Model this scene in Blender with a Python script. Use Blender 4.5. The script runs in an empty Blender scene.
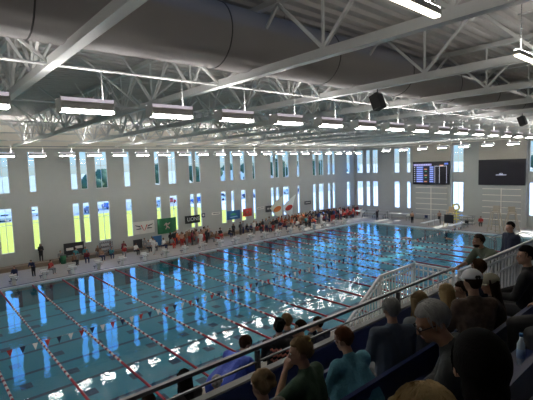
import bpy, math, random
from mathutils import Vector, Matrix
V = Vector
PI = math.pi
rnd = random.Random(7)
sc = bpy.context.scene
C = sc.collection

# ------------------------------------------------------------------ materials
def mat(name, col, rough=0.6, metal=0.0, var=0.08, scale=6.0, bump=0.0, bscale=40.0, emit=None, es=0.0, sheen=0.0, stretch=None):
    m = bpy.data.materials.new(name); m.use_nodes = True
    nt = m.node_tree; b = nt.nodes['Principled BSDF']
    b.inputs['Roughness'].default_value = rough; b.inputs['Metallic'].default_value = metal
    c = tuple(col) + (1,)
    b.inputs['Base Color'].default_value = c
    tc = nt.nodes.new('ShaderNodeTexCoord')
    if var > 0:
        n = nt.nodes.new('ShaderNodeTexNoise'); n.inputs['Scale'].default_value = scale; n.inputs['Detail'].default_value = 4
        src = tc.outputs['Object']
        if stretch:
            mp = nt.nodes.new('ShaderNodeMapping'); mp.inputs['Scale'].default_value = stretch
            nt.links.new(src, mp.inputs['Vector']); src = mp.outputs['Vector']
        nt.links.new(src, n.inputs['Vector'])
        mx = nt.nodes.new('ShaderNodeMix'); mx.data_type = 'RGBA'
        mx.inputs[6].default_value = tuple(max(0, x*(1-var)) for x in col)+(1,)
        mx.inputs[7].default_value = tuple(min(1, x*(1+var)) for x in col)+(1,)
        nt.links.new(n.outputs['Fac'], mx.inputs[0]); nt.links.new(mx.outputs[2], b.inputs['Base Color'])
    if bump > 0:
        n2 = nt.nodes.new('ShaderNodeTexNoise'); n2.inputs['Scale'].default_value = bscale
        if stretch:
            mp2 = nt.nodes.new('ShaderNodeMapping'); mp2.inputs['Scale'].default_value = stretch
            nt.links.new(tc.outputs['Object'], mp2.inputs['Vector']); nt.links.new(mp2.outputs['Vector'], n2.inputs['Vector'])
        else:
            nt.links.new(tc.outputs['Object'], n2.inputs['Vector'])
        bp = nt.nodes.new('ShaderNodeBump'); bp.inputs['Strength'].default_value = bump; bp.inputs['Distance'].default_value = 0.02
        nt.links.new(n2.outputs['Fac'], bp.inputs['Height']); nt.links.new(bp.outputs['Normal'], b.inputs['Normal'])
    if emit:
        b.inputs['Emission Color'].default_value = tuple(emit)+(1,); b.inputs['Emission Strength'].default_value = es
    return m

def fnode(nt, op, a, b=None, c=None):
    n = nt.nodes.new('ShaderNodeMath'); n.operation = op
    for i, x in enumerate((a, b, c)):
        if x is None: continue
        if isinstance(x, (int, float)): n.inputs[i].default_value = x
        else: nt.links.new(x, n.inputs[i])
    return n.outputs[0]

M = {}
M['wall'] = mat('painted_block_wall', (.41,.42,.395), .7, var=.05, scale=1.5, bump=.15, bscale=14)
M['wall_cream'] = mat('cream_wall_panel', (.84,.79,.69), .7, var=.05, scale=1.2)
M['brick'] = mat('pale_brick', (.47,.44,.375), .8, var=.12, scale=9)
M['deckfloor'] = mat('pool_deck_tile', (.30,.265,.225), .55, var=.14, scale=2.2, bump=.1, bscale=30)
M['concrete'] = mat('stand_concrete', (.24,.235,.23), .8, var=.12, scale=3)
M['steel_white'] = mat('white_painted_steel', (.68,.69,.67), .45, var=.05, scale=3)
M['roofdeck'] = mat('galvanised_roof_deck', (.60,.585,.56), .6, .0, var=.08, scale=2)
M['duct'] = mat('grey_duct_skin', (.38,.36,.345), .62, var=.04, scale=.8)
M['ductseam'] = mat('duct_seam', (.09,.087,.085), .7)
M['lamp_body'] = mat('fixture_housing', (.66,.66,.63), .4, .2)
M['lamp'] = mat('fixture_tube', (1,1,1), .4, var=0, emit=(1,.97,.92), es=44)
M['lamp_up'] = mat('fixture_uplight', (1,1,1), .4, var=0, emit=(1,.95,.93), es=85)
M['lamp_up_low'] = mat('fixture_uplight_dim', (1,1,1), .4, var=0, emit=(1,.95,.93), es=30)
M['lamp_side'] = mat('fixture_sheet_glow', (.8,.8,.8), .4, var=0, emit=(.78,.68,.80), es=.55)  # white side sheet; the light it catches is put in as glow
M['lamp_warm'] = mat('strip_light_tube', (1,1,1), .4, var=0, emit=(1,.88,.66), es=7)
M['strip_added_up'] = mat('strip_uplight', (1,1,1), .4, var=0, emit=(1,.95,.9), es=42)  # glow added on top of the strip lights to brighten the roof deck
M['rope_red'] = mat('lane_rope_red', (.36,.02,.035), .4)
M['rope_white'] = mat('lane_rope_white', (.85,.83,.78), .4)
M['white'] = mat('white_paint', (.82,.82,.80), .4)
M['offwhite'] = mat('offwhite_fabric', (.74,.72,.66), .8)
M['black'] = mat('black_matte', (.018,.018,.02), .6)
M['darkgrey'] = mat('dark_grey', (.06,.062,.066), .6)
M['railpaint'] = mat('white_rail_paint', (.80,.81,.80), .4)
M['raildark'] = mat('dark_rail_metal', (.075,.075,.08), .35, .4)
M['navy'] = mat('navy_seat_plastic', (.012,.026,.12), .38, var=.1)
M['tan'] = mat('tan_lumber', (.60,.46,.28), .6, var=.15)
M['red'] = mat('red_cloth', (.55,.05,.04), .8)
M['green'] = mat('green_cloth', (.02,.14,.06), .8)
M['blue'] = mat('blue_cloth', (.03,.13,.30), .8)
M['navycloth'] = mat('navy_cloth', (.02,.03,.08), .85)
M['orange'] = mat('orange_print', (.80,.22,.05), .7)
M['steel'] = mat('stainless_tube', (.55,.56,.57), .25, .9)
M['yellow'] = mat('yellow_plastic', (.80,.70,.12), .5)
M['brown'] = mat('brown_bench', (.20,.15,.11), .7)
M['grass'] = mat('lawn_grass', (.50,.44,.02), .9, var=.18, scale=.6)
M['asphalt'] = mat('parking_asphalt', (.30,.30,.30), .9, var=.1, scale=.5)
M['sand'] = mat('bare_sandy_ground', (.42,.38,.26), .9, var=.25, scale=.05)
M['leaf'] = mat('tree_leaves', (.05,.09,.04), .9, var=.4, scale=1.2)
M['trunk'] = mat('tree_bark', (.12,.09,.06), .9)
M['bldg'] = mat('pale_building', (.75,.74,.70), .8)
M['tyre'] = mat('tyre_rubber', (.02,.02,.02), .8)
M['carglass'] = mat('car_glass', (.03,.04,.05), .1)

def thin_fresnel(nt, ior):
    # the pane is seen from both sides: keep the same index from either
    fr = nt.nodes.new('ShaderNodeFresnel'); ge = nt.nodes.new('ShaderNodeNewGeometry')
    v = fnode(nt, 'ADD', ior, fnode(nt, 'MULTIPLY', ge.outputs['Backfacing'], 1.0/ior - ior))
    nt.links.new(v, fr.inputs['IOR']); return fr
def water_mat():
    m = bpy.data.materials.new('pool_water'); m.use_nodes = True
    nt = m.node_tree; nt.nodes.clear()
    out = nt.nodes.new('ShaderNodeOutputMaterial')
    tc = nt.nodes.new('ShaderNodeTexCoord')
    sx = nt.nodes.new('ShaderNodeSeparateXYZ'); nt.links.new(tc.outputs['Object'], sx.inputs[0])
    # calm at the empty end, choppier where swimmers are
    mr = nt.nodes.new('ShaderNodeMapRange'); mr.inputs[1].default_value = 4; mr.inputs[2].default_value = 34
    mr.inputs[3].default_value = .10; mr.inputs[4].default_value = .62
    nt.links.new(sx.outputs[0], mr.inputs[0])
    mp = nt.nodes.new('ShaderNodeMapping'); mp.inputs['Scale'].default_value = (1.0, 1.5, 1)
    nt.links.new(tc.outputs['Object'], mp.inputs['Vector'])
    n1 = nt.nodes.new('ShaderNodeTexNoise'); n1.inputs['Scale'].default_value = .85; n1.inputs['Detail'].default_value = 2.5; n1.inputs['Roughness'].default_value = .5
    n2 = nt.nodes.new('ShaderNodeTexNoise'); n2.inputs['Scale'].default_value = 3.2; n2.inputs['Detail'].default_value = 2
    nt.links.new(mp.outputs[0], n1.inputs['Vector']); nt.links.new(mp.outputs[0], n2.inputs['Vector'])
    h = fnode(nt, 'ADD', fnode(nt, 'MULTIPLY', n1.outputs['Fac'], .085), fnode(nt, 'MULTIPLY', n2.outputs['Fac'], .018))
    h = fnode(nt, 'MULTIPLY', h, mr.outputs[0])
    bp = nt.nodes.new('ShaderNodeBump'); bp.inputs['Strength'].default_value = 1.0; bp.inputs['Distance'].default_value = 1.0
    nt.links.new(h, bp.inputs['Height'])
    fr = thin_fresnel(nt, 1.46)
    nt.links.new(bp.outputs[0], fr.inputs['Normal'])
    gl = nt.nodes.new('ShaderNodeBsdfGlossy'); gl.inputs['Roughness'].default_value = .03; gl.inputs['Color'].default_value = (1,1,1,1)
    nt.links.new(bp.outputs[0], gl.inputs['Normal'])
    tr = nt.nodes.new('ShaderNodeBsdfTransparent'); tr.inputs['Color'].default_value = (.60,.90,.95,1)
    mx = nt.nodes.new('ShaderNodeMixShader')
    nt.links.new(fr.outputs[0], mx.inputs[0]); nt.links.new(tr.outputs[0], mx.inputs[1]); nt.links.new(gl.outputs[0], mx.inputs[2])
    nt.links.new(mx.outputs[0], out.inputs[0])
    return m

def glass_mat():
    m = bpy.data.materials.new('window_glass'); m.use_nodes = True
    nt = m.node_tree; nt.nodes.clear()
    out = nt.nodes.new('ShaderNodeOutputMaterial')
    fr = thin_fresnel(nt, 1.3)
    gl = nt.nodes.new('ShaderNodeBsdfGlossy'); gl.inputs['Roughness'].default_value = .02
    tr = nt.nodes.new('ShaderNodeBsdfTransparent'); tr.inputs['Color'].default_value = (.88,.93,.95,1)
    mx = nt.nodes.new('ShaderNodeMixShader')
    nt.links.new(fr.outputs[0], mx.inputs[0]); nt.links.new(tr.outputs[0], mx.inputs[1]); nt.links.new(gl.outputs[0], mx.inputs[2])
    nt.links.new(mx.outputs[0], out.inputs[0])
    return m

def pool_floor_mat():
    m = bpy.data.materials.new('pool_basin_tile'); m.use_nodes = True
    nt = m.node_tree; b = nt.nodes['Principled BSDF']; b.inputs['Roughness'].default_value = .6
    tc = nt.nodes.new('ShaderNodeTexCoord'); s = nt.nodes.new('ShaderNodeSeparateXYZ'); nt.links.new(tc.outputs['Object'], s.inputs[0])
    # long lane lines parallel to the window wall
    fy = fnode(nt, 'FRACT', fnode(nt, 'DIVIDE', fnode(nt, 'ADD', s.outputs[1], 40+1.35), 2.86))
    line = fnode(nt, 'LESS_THAN', fy, .095)
    # squares between them, one per cross lane
    fx = fnode(nt, 'FRACT', fnode(nt, 'DIVIDE', fnode(nt, 'ADD', s.outputs[0], 44-.85), 2.204))
    sq = fnode(nt, 'MULTIPLY', fnode(nt, 'LESS_THAN', fx, .24), fnode(nt, 'LESS_THAN', fnode(nt, 'ABSOLUTE', fnode(nt, 'SUBTRACT', fy, .55)), .11))
    k = fnode(nt, 'MAXIMUM', line, sq)
    n = nt.nodes.new('ShaderNodeTexNoise'); n.inputs['Scale'].default_value = .35; nt.links.new(tc.outputs['Object'], n.inputs['Vector'])
    base = nt.nodes.new('ShaderNodeMix'); base.data_type = 'RGBA'
    base.inputs[6].default_value = (.028,.25,.31,1); base.inputs[7].default_value = (.04,.31,.38,1); nt.links.new(n.outputs['Fac'], base.inputs[0])
    mx = nt.nodes.new('ShaderNodeMix'); mx.data_type = 'RGBA'; nt.links.new(k, mx.inputs[0])
    nt.links.new(base.outputs[2], mx.inputs[6]); mx.inputs[7].default_value = (.006,.03,.08,1)
    nt.links.new(mx.outputs[2], b.inputs['Base Color'])
    return m
M['water'] = water_mat(); M['glass'] = glass_mat(); M['poolfloor'] = pool_floor_mat()

# ------------------------------------------------------------------ mesh builder
class MB:
    def __init__(s): s.v=[]; s.f=[]; s.mi=[]; s.sm=[]
    def add(s, vs, fs, mi=0, smooth=False):
        o=len(s.v); s.v += [tuple(x) for x in vs]
        for f in fs: s.f.append(tuple(i+o for i in f)); s.mi.append(mi); s.sm.append(smooth)
        return s
    def box(s, x0,y0,z0,x1,y1,z1, mi=0, R=None, piv=None):
        vs=[V((x,y,z)) for x in (x0,x1) for y in (y0,y1) for z in (z0,z1)]
        if R is not None:
            p=V(piv) if piv is not None else V(((x0+x1)/2,(y0+y1)/2,(z0+z1)/2)); vs=[p+R@(q-p) for q in vs]
        return s.add(vs,[(0,1,3,2),(4,6,7,5),(0,4,5,1),(2,3,7,6),(0,2,6,4),(1,5,7,3)],mi)
    def bar(s, a,b,w,h=None,mi=0, up=(0,0,1)):
        a=V(a); b=V(b); h=h or w; d=(b-a).normalized(); u=V(up)
        if abs(d.dot(u))>.98: u=V((0,1,0)) if abs(d.y)<.9 else V((1,0,0))
        r=d.cross(u).normalized(); u=r.cross(d)
        vs=[p+r*(w/2*i)+u*(h/2*j) for p in (a,b) for i,j in ((-1,-1),(1,-1),(1,1),(-1,1))]
        return s.add(vs,[(3,2,1,0),(4,5,6,7),(0,1,5,4),(1,2,6,5),(2,3,7,6),(3,0,4,7)],mi)
    def tube(s, pts, r, n=8, mi=0, closed=False):
        pts=[V(p) for p in pts]; rr=r if isinstance(r,(list,tuple)) else [r]*len(pts)
        rings=[]; ref=None
        for i,p in enumerate(pts):
            if closed: d=(pts[(i+1)%len(pts)]-pts[i-1]).normalized()
            else: d=(pts[min(i+1,len(pts)-1)]-pts[max(i-1,0)]).normalized()
            if ref is None or abs(ref.dot(d))>.99: ref=V((0,0,1)) if abs(d.z)<.9 else V((0,1,0))
            u=d.cross(ref).normalized(); w=u.cross(d).normalized(); ref=w
            rings.append([p+(u*math.cos(2*PI*k/n)+w*math.sin(2*PI*k/n))*rr[i] for k in range(n)])
        vs=[q for g in rings for q in g]; fs=[]
        L=len(rings)
        for i in range(L if closed else L-1):
            j=(i+1)%L
            for k in range(n): fs.append((i*n+k,i*n+(k+1)%n,j*n+(k+1)%n,j*n+k))
        if not closed: fs += [tuple(range(n))[::-1], tuple((L-1)*n+k for k in range(n))]
        return s.add(vs,fs,mi,True)
    def ell(s, c, r, nu=12, nv=8, mi=0, R=None, fn=None):
        c=V(c); vs=[]; 
        for j in range(nv+1):
            t=PI*j/nv
            for i in range(nu):
                p=2*PI*i/nu; q=V((r[0]*math.sin(t)*math.cos(p), r[1]*math.sin(t)*math.sin(p), r[2]*math.cos(t)))
                if fn: q=fn(q)
                if R is not None: q=R@q
                vs.append(c+q)
        fs=[(j*nu+i,(j+1)*nu+i,(j+1)*nu+(i+1)%nu,j*nu+(i+1)%nu) for j in range(nv) for i in range(nu)]
        return s.add(vs,fs,mi,True)
    def cap(s, a,b,ra,rb,n=10,mi=0):
        a=V(a); b=V(b); d=(b-a); L=d.length
        if L<1e-5: return s.ell(a,(ra,)*3,n,6,mi)
        d/=L; u=d.orthogonal().normalized(); w=d.cross(u); vs=[]; rows=[]
        prof=[(-math.cos(t)*ra, math.sin(t)*ra) for t in (0.0001,.5,1.0,PI/2)]+[(L-math.cos(t)*rb, math.sin(t)*rb) for t in (PI/2,PI-1.0,PI-.5,PI-.0001)]
        for (h,r) in prof:
            for k in range(n): vs.append(a+d*h+(u*math.cos(2*PI*k/n)+w*math.sin(2*PI*k/n))*r)
        fs=[(i*n+k,i*n+(k+1)%n,(i+1)*n+(k+1)%n,(i+1)*n+k) for i in range(len(prof)-1) for k in range(n)]
        fs += [tuple(range(n))[::-1], tuple((len(prof)-1)*n+k for k in range(n))]
        return s.add(vs,fs,mi,True)
    def mesh(s, name, mats):
        me=bpy.data.meshes.new(name); me.from_pydata(s.v,[],s.f)
        for m in (mats if isinstance(mats,(list,tuple)) else [mats]): me.materials.append(m)
        me.polygons.foreach_set('material_index', s.mi); me.polygons.foreach_set('use_smooth', s.sm)
        me.update(); return me
    def build(s, name, mats, parent=None, loc=None):
        o=bpy.data.objects.new(name, s.mesh(name,mats)); C.objects.link(o)
        if parent is not None: o.parent=parent
        if loc is not None: o.location=loc
        return o

def tag(o,label=None,cat=None,group=None,kind=None):
    if label: o['label']=label
    if cat: o['category']=cat
    if group: o['group']=group
    if kind: o['kind']=kind
    return o
def struct(o): o['kind']='structure'; return o
def empty(name, loc=(0,0,0), rz=0):
    o=bpy.data.objects.new(name,None); C.objects.link(o); o.location=loc; o.rotation_euler=(0,0,rz); o.empty_display_size=.2
    return o
def copy_tree(o, parent=None):
    c=o.copy(); C.objects.link(c)
    if parent is not None: c.parent=parent
    for ch in list(o.children): copy_tree(ch,c)
    return c
ORD=['first','second','third','fourth','fifth','sixth','seventh','eighth','ninth','tenth','eleventh','twelfth','thirteenth','fourteenth','fifteenth','sixteenth','seventeenth','eighteenth','nineteenth','twentieth','twenty-first','twenty-second','twenty-third','twenty-fourth','twenty-fifth','twenty-sixth','twenty-seventh','twenty-eighth','twenty-ninth','thirtieth']

# ------------------------------------------------------------------ dimensions
S=2.204; YW=7.0; XE=53.6; XL=-16.0; YB=-47.0; PX1=46.3; PX0=-8.0; PY0=-22.86
ZC=13.4
WL=[(1.27,2.34),(3.95,4.52),(7.62,8.24),(8.58,9.22),(10.03,11.27),(13.06,13.73),(16.63,17.19),(18.33,19.31),(21.07,21.63),(21.99,22.63),(25.63,26.41),(27.22,27.7),(28.87,29.63),(30.94,31.38),(34.24,34.81),(35.2,35.79),(36.59,37.81),(39.59,40.02),(43.02,43.71),(44.42,45.49),(46.59,47.2),(47.75,48.34),(51.49,52.31)]
WL=[(-9.5,-8.4),(-6.0,-5.3),(-2.6,-1.8)]+WL
WE=[(5.29,6.43),(3.88,4.58),(2.33,3.29),(-1.61,-.73),(-3.49,-2.9),(-11.5,-10.06),(-21.6,-19.6)]
ZL0,ZL1,ZU0,ZU1=1.62,5.75,7.12,10.9

# ------------------------------------------------------------------ setting
mb=MB()
mb.box(XL,0,-.3,XE,YW,.10); mb.box(XL,YB,-.3,XE,PY0,.10); mb.box(XL,PY0,-.3,PX0,0,.10); mb.box(PX1,PY0,-.3,XE,0,.10)
struct(mb.build('floor',M['deckfloor']))
mb=MB()
mb.box(PX0-.2,PY0-.2,-1.9,PX1+.2,.2,-1.6)
mb.box(PX0-.2,0,-1.6,PX1+.2,.2,-.301); mb.box(PX0-.2,PY0-.2,-1.6,PX1+.2,PY0,-.301); mb.box(PX0-.2,PY0,-1.6,PX0,0,-.301); mb.box(PX1,PY0,-1.6,PX1+.2,0,-.301)
struct(mb.build('pool_basin',M['poolfloor']))
mb=MB(); mb.add([(PX0,PY0,0),(PX1,PY0,0),(PX1,0,0),(PX0,0,0)],[(0,1,2,3)])
tag(mb.build('pool_water',M['water']),'rippling blue green water filling the swimming pool','water',kind='stuff')
# gutter: white lip and dark tile stripe at the water's edge
mb=MB(); mb.box(PX0,-.03,-.06,PX1,.16,.125); mb.box(PX1-.03,PY0,-.06,PX1+.16,0,.125); mb.box(PX0,PY0-.16,-.06,PX1,PY0+.03,.125)
struct(mb.build('trim_1',M['white']))
mb=MB(); mb.box(PX0,.30,.10,PX1,.50,.115); mb.box(PX1+.3,PY0,.10,PX1+.5,0,.115)
struct(mb.build('trim_2',M['darkgrey']))
# raised ledge along the window wall
mb=MB(); mb.box(XL,6.0,.1,XE,YW,.48); struct(mb.build('floor_ledge',M['brown']))

def holed_wall(name, lo, hi, wins, zwins, place, th, mats, top, split):
    """wall between lo and hi with openings wins x zwins; place(a,b,z0,z1) adds a block"""
    mb=MB()
    zs=[.1]+[z for zz in zwins for z in zz]+[split]
    for i in range(0,len(zs),2): place(mb,lo,hi,zs[i],zs[i+1],0)
    place(mb,lo,hi,split,top,1)
    for (z0,z1) in zwins:
        p=lo
        for a,b in sorted(wins):
            place(mb,p,a,z0,z1,0); p=b
        place(mb,p,hi,z0,z1,0)
    return struct(mb.build(name,mats))
TH=.20
holed_wall('wall_left',XL,XE+TH,WL,((ZL0,ZL1),(ZU0,ZU1)),lambda m,a,b,z0,z1,mi:m.box(a,YW,z0,b,YW+TH,z1,mi),TH,[M['wall'],M['wall_cream']],ZC,11.45)
holed_wall('wall_back',YB,YW,WE,((ZL0,ZL1),(ZU0,ZU1)),lambda m,a,b,z0,z1,mi:m.box(XE,a,z0,XE+TH,b,z1,mi),TH,[M['wall'],M['wall_cream']],ZC,11.45)
mb=MB(); mb.box(XL,YB-.3,0,XE+TH,YB,ZC); struct(mb.build('wall_right',M['wall']))
mb=MB(); mb.box(XL-.3,YB-.3,0,XL,YW+TH,ZC); struct(mb.build('wall_front',M['wall']))
wn=[0]
def window(kind,a,b,z0,z1):
    wn[0]+=1
    g=MB(); fr=MB(); w=.035; n=1 if (b-a)<.95 else 2
    if kind=='L':
        y=YW+.05
        g.box(a,y-.006,z0,b,y+.006,z1)
        for x in (a+w/2,b-w/2): fr.box(x-w/2,y-.04,z0,x+w/2,y+.04,z1)
        for z in (z0+w/2,z1-w/2,z0+(z1-z0)*.62): fr.box(a+w,y-.035,z-w/2,b-w,y+.035,z+w/2)
        if n==2: fr.box((a+b)/2-w/2,y-.035,z0+w,(a+b)/2+w/2,y+.035,z1-w)
    else:
        x=XE+.05
        g.box(x-.006,a,z0,x+.006,b,z1)
        for y in (a+w/2,b-w/2): fr.box(x-.04,y-w/2,z0,x+.04,y+w/2,z1)
        for z in (z0+w/2,z1-w/2,z0+(z1-z0)*.62): fr.box(x-.035,a+w,z-w/2,x+.035,b-w,z+w/2)
        if n==2: fr.box(x-.035,(a+b)/2-w/2,z0+w,x+.035,(a+b)/2+w/2,z1-w)
    o=struct(g.build('window_%d'%wn[0],M['glass'])); fr.build('window_frame',M['white'],o)
for a,b in WL: window('L',a,b,ZL0,ZL1); window('L',a,b,ZU0,ZU1)
for a,b in WE: window('E',a,b,ZL0,ZL1); window('E',a,b,ZU0,ZU1)
# wall trims at truss bearing height
mb=MB(); mb.box(XL,YW-.10,11.22,XE,YW,11.34); mb.box(XE-.10,YB,11.22,XE,YW-.1,11.34); struct(mb.build('trim_3',M['wall_cream']))
# shallow pilasters that carry the two boards
for i,(a,b) in enumerate(((-9.95,-4.05),(-19.35,-13.65))):
    mb=MB(); mb.box(XE-.35,a,.1,XE,b,8.75,0); mb.box(XE-.35,a,8.75,XE,b,11.2,1)
    struct(mb.build('trim_%d'%(i+4),[M['wall'],M['brick']]))
# overhead doors
for i,(a,b) in enumerate(((-9.5,-4.5),(-18.9,-14.1))):
    mb=MB(); xx=XE-.35
    mb.box(xx-.05,a,.1,xx,b,5.0)
    d=struct(mb.build('door_%d'%(i+1),M['wall']))
    f=MB()
    for k in range(6): f.box(xx-.085,a+.1,.9+k*.8-.04,xx-.05,b-.1,.9+k*.8+.04)
    f.box(xx-.085,(a+b)/2-.05,.1,xx-.05,(a+b)/2+.05,5.0)
    f.build('door_rail',M['wall_cream'],d)
# corrugated roof deck, flutes along x
mb=MB(); prof=[]; y=YB; k=0
while y<YW+TH:
    prof += [(y,ZC),(y+.20,ZC),(y+.26,ZC-.10),(y+.44,ZC-.10),(y+.50,ZC)]; y+=.50
vs=[(x,p[0],p[1]) for x in (XL,XE+TH) for p in prof]+[]; n=len(prof)
mb.add(vs,[(i,i+1,n+i+1,n+i) for i in range(n-1)])
mb.box(XL-.3,YB-.3,ZC+.02,XE+TH,YW+TH,ZC+.3)
struct(mb.build('ceiling',M['roofdeck']))

# stands (stepped concrete), facing +y
rows=[(-33.05,-32.5,5.3),(-33.95,-33.05,5.66),(-34.62,-33.95,6.0),(-35.28,-34.62,6.34),(-35.94,-35.28,6.68),(-36.6,-35.94,7.0),(-37.3,-36.6,7.35)]
rows+= [(-37.3-.7*(i+1),-37.3-.7*i,7.35+.34*(i+1)) for i in range(6)]
mb=MB()
XR=2.3
for i,(a,b,z) in enumerate(rows):
    if i in (0,1): mb.box(-12,a,.1,XR if i==1 else 12,b,z if i==0 else z)
    else: mb.box(-12,a,.1,14,b,z)
mb.box(XR,-33.95,.1,12,-33.05,5.3)
mb.box(-12,-31.2,.1,14,-31.0,4.5)      # front face
mb.box(-12,-32.36,4.3,14,-31.2,4.5)      # lower landing
mb.box(-12,YB,.1,14,rows[-1][0],rows[-1][2])
struct(mb.build('stand_steps',M['concrete']))
# parapet wall in front of the upper rows
mb=MB(); mb.box(-12,-32.46,.1,4.6,-32.36,5.93,0); mb.box(-12,-32.47,5.93,4.6,-32.35,5.96,1); mb.box(-12,-32.5,5.3,4.6,-32.46,5.92,2)
struct(mb.build('wall_parapet',[M['concrete'],M['concrete'],M['navy']]))

# ------------------------------------------------------------------ roof steel
def truss_tree():
    t=empty('roof_truss')
    zb=11.5; zt=ZC-.25
    b=MB(); b.bar((0,YB+.1,zb),(0,YW-.02,zb),.17,.20)
    b.bar((0,YB+.1,zb-.112),(0,YW-.02,zb-.112),.22,.02)
    b.build('bottom_chord',M['steel_white'],t)
    b=MB(); b.bar((0,YB+.1,zt),(0,YW-.02,zt),.18,.16); b.build('top_chord',M['steel_white'],t)
    n=0; y=-45.3; pitch=3.0
    me=[]
    d1=MB(); d1.bar((0,0,zb+.1),(0,pitch/2,zt-.08),.075); d1=d1.mesh('diagonal_brace',M['steel_white'])
    d2=MB(); d2.bar((0,0,zb+.1),(0,-pitch/2,zt-.08),.075); d2=d2.mesh('diagonal_brace',M['steel_white'])
    d3=MB(); d3.bar((0,0,zb+.1),(0,0,zt-.08),.055); d3=d3.mesh('vertical_brace',M['steel_white'])
    d4=MB(); d4.bar((.05,0,zb+.1),(.95,.35,ZC-.12),.07); d4=d4.mesh('cross_brace',M['steel_white'])
    d5=MB(); d5.bar((-.05,0,zb+.1),(-.95,.35,ZC-.12),.07); d5=d5.mesh('cross_brace',M['steel_white'])
    while y<YW-1.4:
        for nm,me in (('diagonal_brace',d1),('diagonal_brace',d2),('vertical_brace',d3)):
            o=bpy.data.objects.new(nm,me); C.objects.link(o); o.parent=t; o.location=(0,y,0)
        if y>-25:
            for me in (d4,d5):
                o=bpy.data.objects.new('cross_brace',me); C.objects.link(o); o.parent=t; o.location=(0,y,0)
        y+=pitch
    return t
TX=[-6.7,-1.88,2.95]+[2.95+4.7*k for k in range(1,11)]
t0=truss_tree(); trs=[]
for i,x in enumerate(TX):
    t=t0 if i==0 else copy_tree(t0)
    t.location=(x,0,0); trs.append(t)
    vis={1:'thick white roof truss crossing the top left corner, nearest the camera',
         2:'white steel roof truss whose chord crosses the duct at the middle of the ceiling'}
    tag(t, vis.get(i,'white roof truss spanning the pool, %s from the scoreboard wall'%ORD[len(TX)-1-i]),'roof truss','roof trusses over the pool')
# cross bracing lines between the trusses
def bracing(y, label):
    e=empty('bracing_line',(0,y,0)); zb=11.45; zt=ZC-.2
    b=MB(); b.tube([(XL+.1,0,zb),(XE-.1,0,zb)],.032,8); b.build('strut',M['steel_white'],e)
    for i in range(len(TX)-1):
        a,c=TX[i],TX[i+1]
        for (p,q) in (((a,0,zb),((a+c)/2-.15,0,zt)),((c,0,zb),((a+c)/2+.15,0,zt))):
            m=MB(); m.bar(p,q,.07); m.build('diagonal_brace',M['steel_white'],e)
    tag(e,label,'roof bracing','bracing lines under the roof')
bracing(-26.05,'thin horizontal steel strut with braces under roof, just beyond the big duct')
bracing(-20.3,'steel cross bracing line under roof, second beyond the big duct')
bracing(-13.6,'steel cross bracing line under roof, midway over the pool')
bracing(-6.9,'steel cross bracing line under roof, second from the window wall')
bracing(-.2,'steel cross bracing line under roof, nearest the window wall')
# big round duct
DY,DZ,DR=-27.5,12.40,.84
e=empty('air_duct',(0,DY,DZ))
tag(e,'huge round grey air duct running the length of the hall under the roof','air duct')
b=MB(); b.tube([(XL+.1,0,0),(XE-.1,0,0)],DR,48); b.build('duct_body',M['duct'],e)
for k in range(15):
    x=-11.3+4.35*k+.1*math.sin(k*3)
    b=MB(); b.tube([(x,DR*1.006*math.cos(2*PI*j/48),DR*1.006*math.sin(2*PI*j/48)) for j in range(48)],.018,6,closed=True)
    b.build('seam_ring',M['ductseam'],e)
for k in range(9):
    x=TX[1]+4.7*k+1.3; b=MB()
    b.tube([(x,.3,DR*.93),(x,.3,ZC-.1-DZ)],.012,6); b.tube([(x,-.3,DR*.93),(x,-.3,ZC-.1-DZ)],.012,6)
    b.build('hanger',M['steel'],e)
# broad flat supply duct panel above the stands
e=empty('flat_duct',(5.1,-33.9,12.3)); tag(e,'flat rectangular sheet metal duct above the stands, upper right','air duct')
b=MB(); b.box(-1.9,-1.0,.3,9.5,1.0,.85); b.build('duct_body',M['duct'],e)
for k in range(6): b=MB(); b.box(-1.9+k*2.2,-1.03,.27,-1.85+k*2.2,1.03,.30); b.build('duct_flange',M['lamp_body'],e)

# ------------------------------------------------------------------ light fixtures
def high_bay():
    e=empty('high_bay_light'); L=.62
    b=MB(); b.box(-L,-.17,-.05,L,.17,.10); b.box(-L,-.20,.10,L,.20,.13); b.build('housing',M['lamp_body'],e)
    b=MB()
    for y in (-.11,0,.11): b.tube([(-L+.02,y,-.085),(L-.02,y,-.085)],.032,8)
    b.build('lamp_tube',M['lamp'],e)
    b=MB()
    b.box(-L+.02,-.16,.13,L-.02,.16,.15); b.build('uplight_glow',M['lamp_up'],e)
    b=MB(); b.box(-L,-.20,.13,L,-.19,.21); b.box(-L,.19,.13,L,.20,.21); b.build('side_sheet_glow',M['lamp_side'],e)  # lit white sheets, their brightness painted in as emission
    for s in (-1,1):
        b=MB(); b.box(s*L-.012,-.21,-.13,s*L+.012,.21,.19); b.build('end_plate',M['lamp_body'],e)
    b=MB(); b.tube([(.42,0,.15),(.42,0,1.05)],.010,6); b.build('hanging_rod',M['steel_white'],e)
    return e
hb=high_bay(); first=True
def place_hb(x,y,z,rz,label,group,dim=False):
    global first
    e=hb if first else copy_tree(hb); first=False
    e.location=(x,y,z); e.rotation_euler=(0,0,rz); tag(e,label,'ceiling light',group)
    for ch in e.children:
        if ch.name.startswith('uplight'): ch.material_slots[0].link='OBJECT'; ch.material_slots[0].material=M['lamp_up_low'] if dim else M['lamp_up']
for k in range(-3,23):
    x=-1.2+2.262*k
    place_hb(x,-26.25,10.45,0,'lit high bay light in the row beside the big duct, %s from the left'%ORD[k+3],'high bay lights beside the duct',True)
for k in range(-4,19):
    x=5.79+2.262*k
    place_hb(x,1.1,10.36,0,'lit high bay light in the window wall row, %s from the left'%ORD[k+4],'high bay lights near the window wall')
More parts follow.
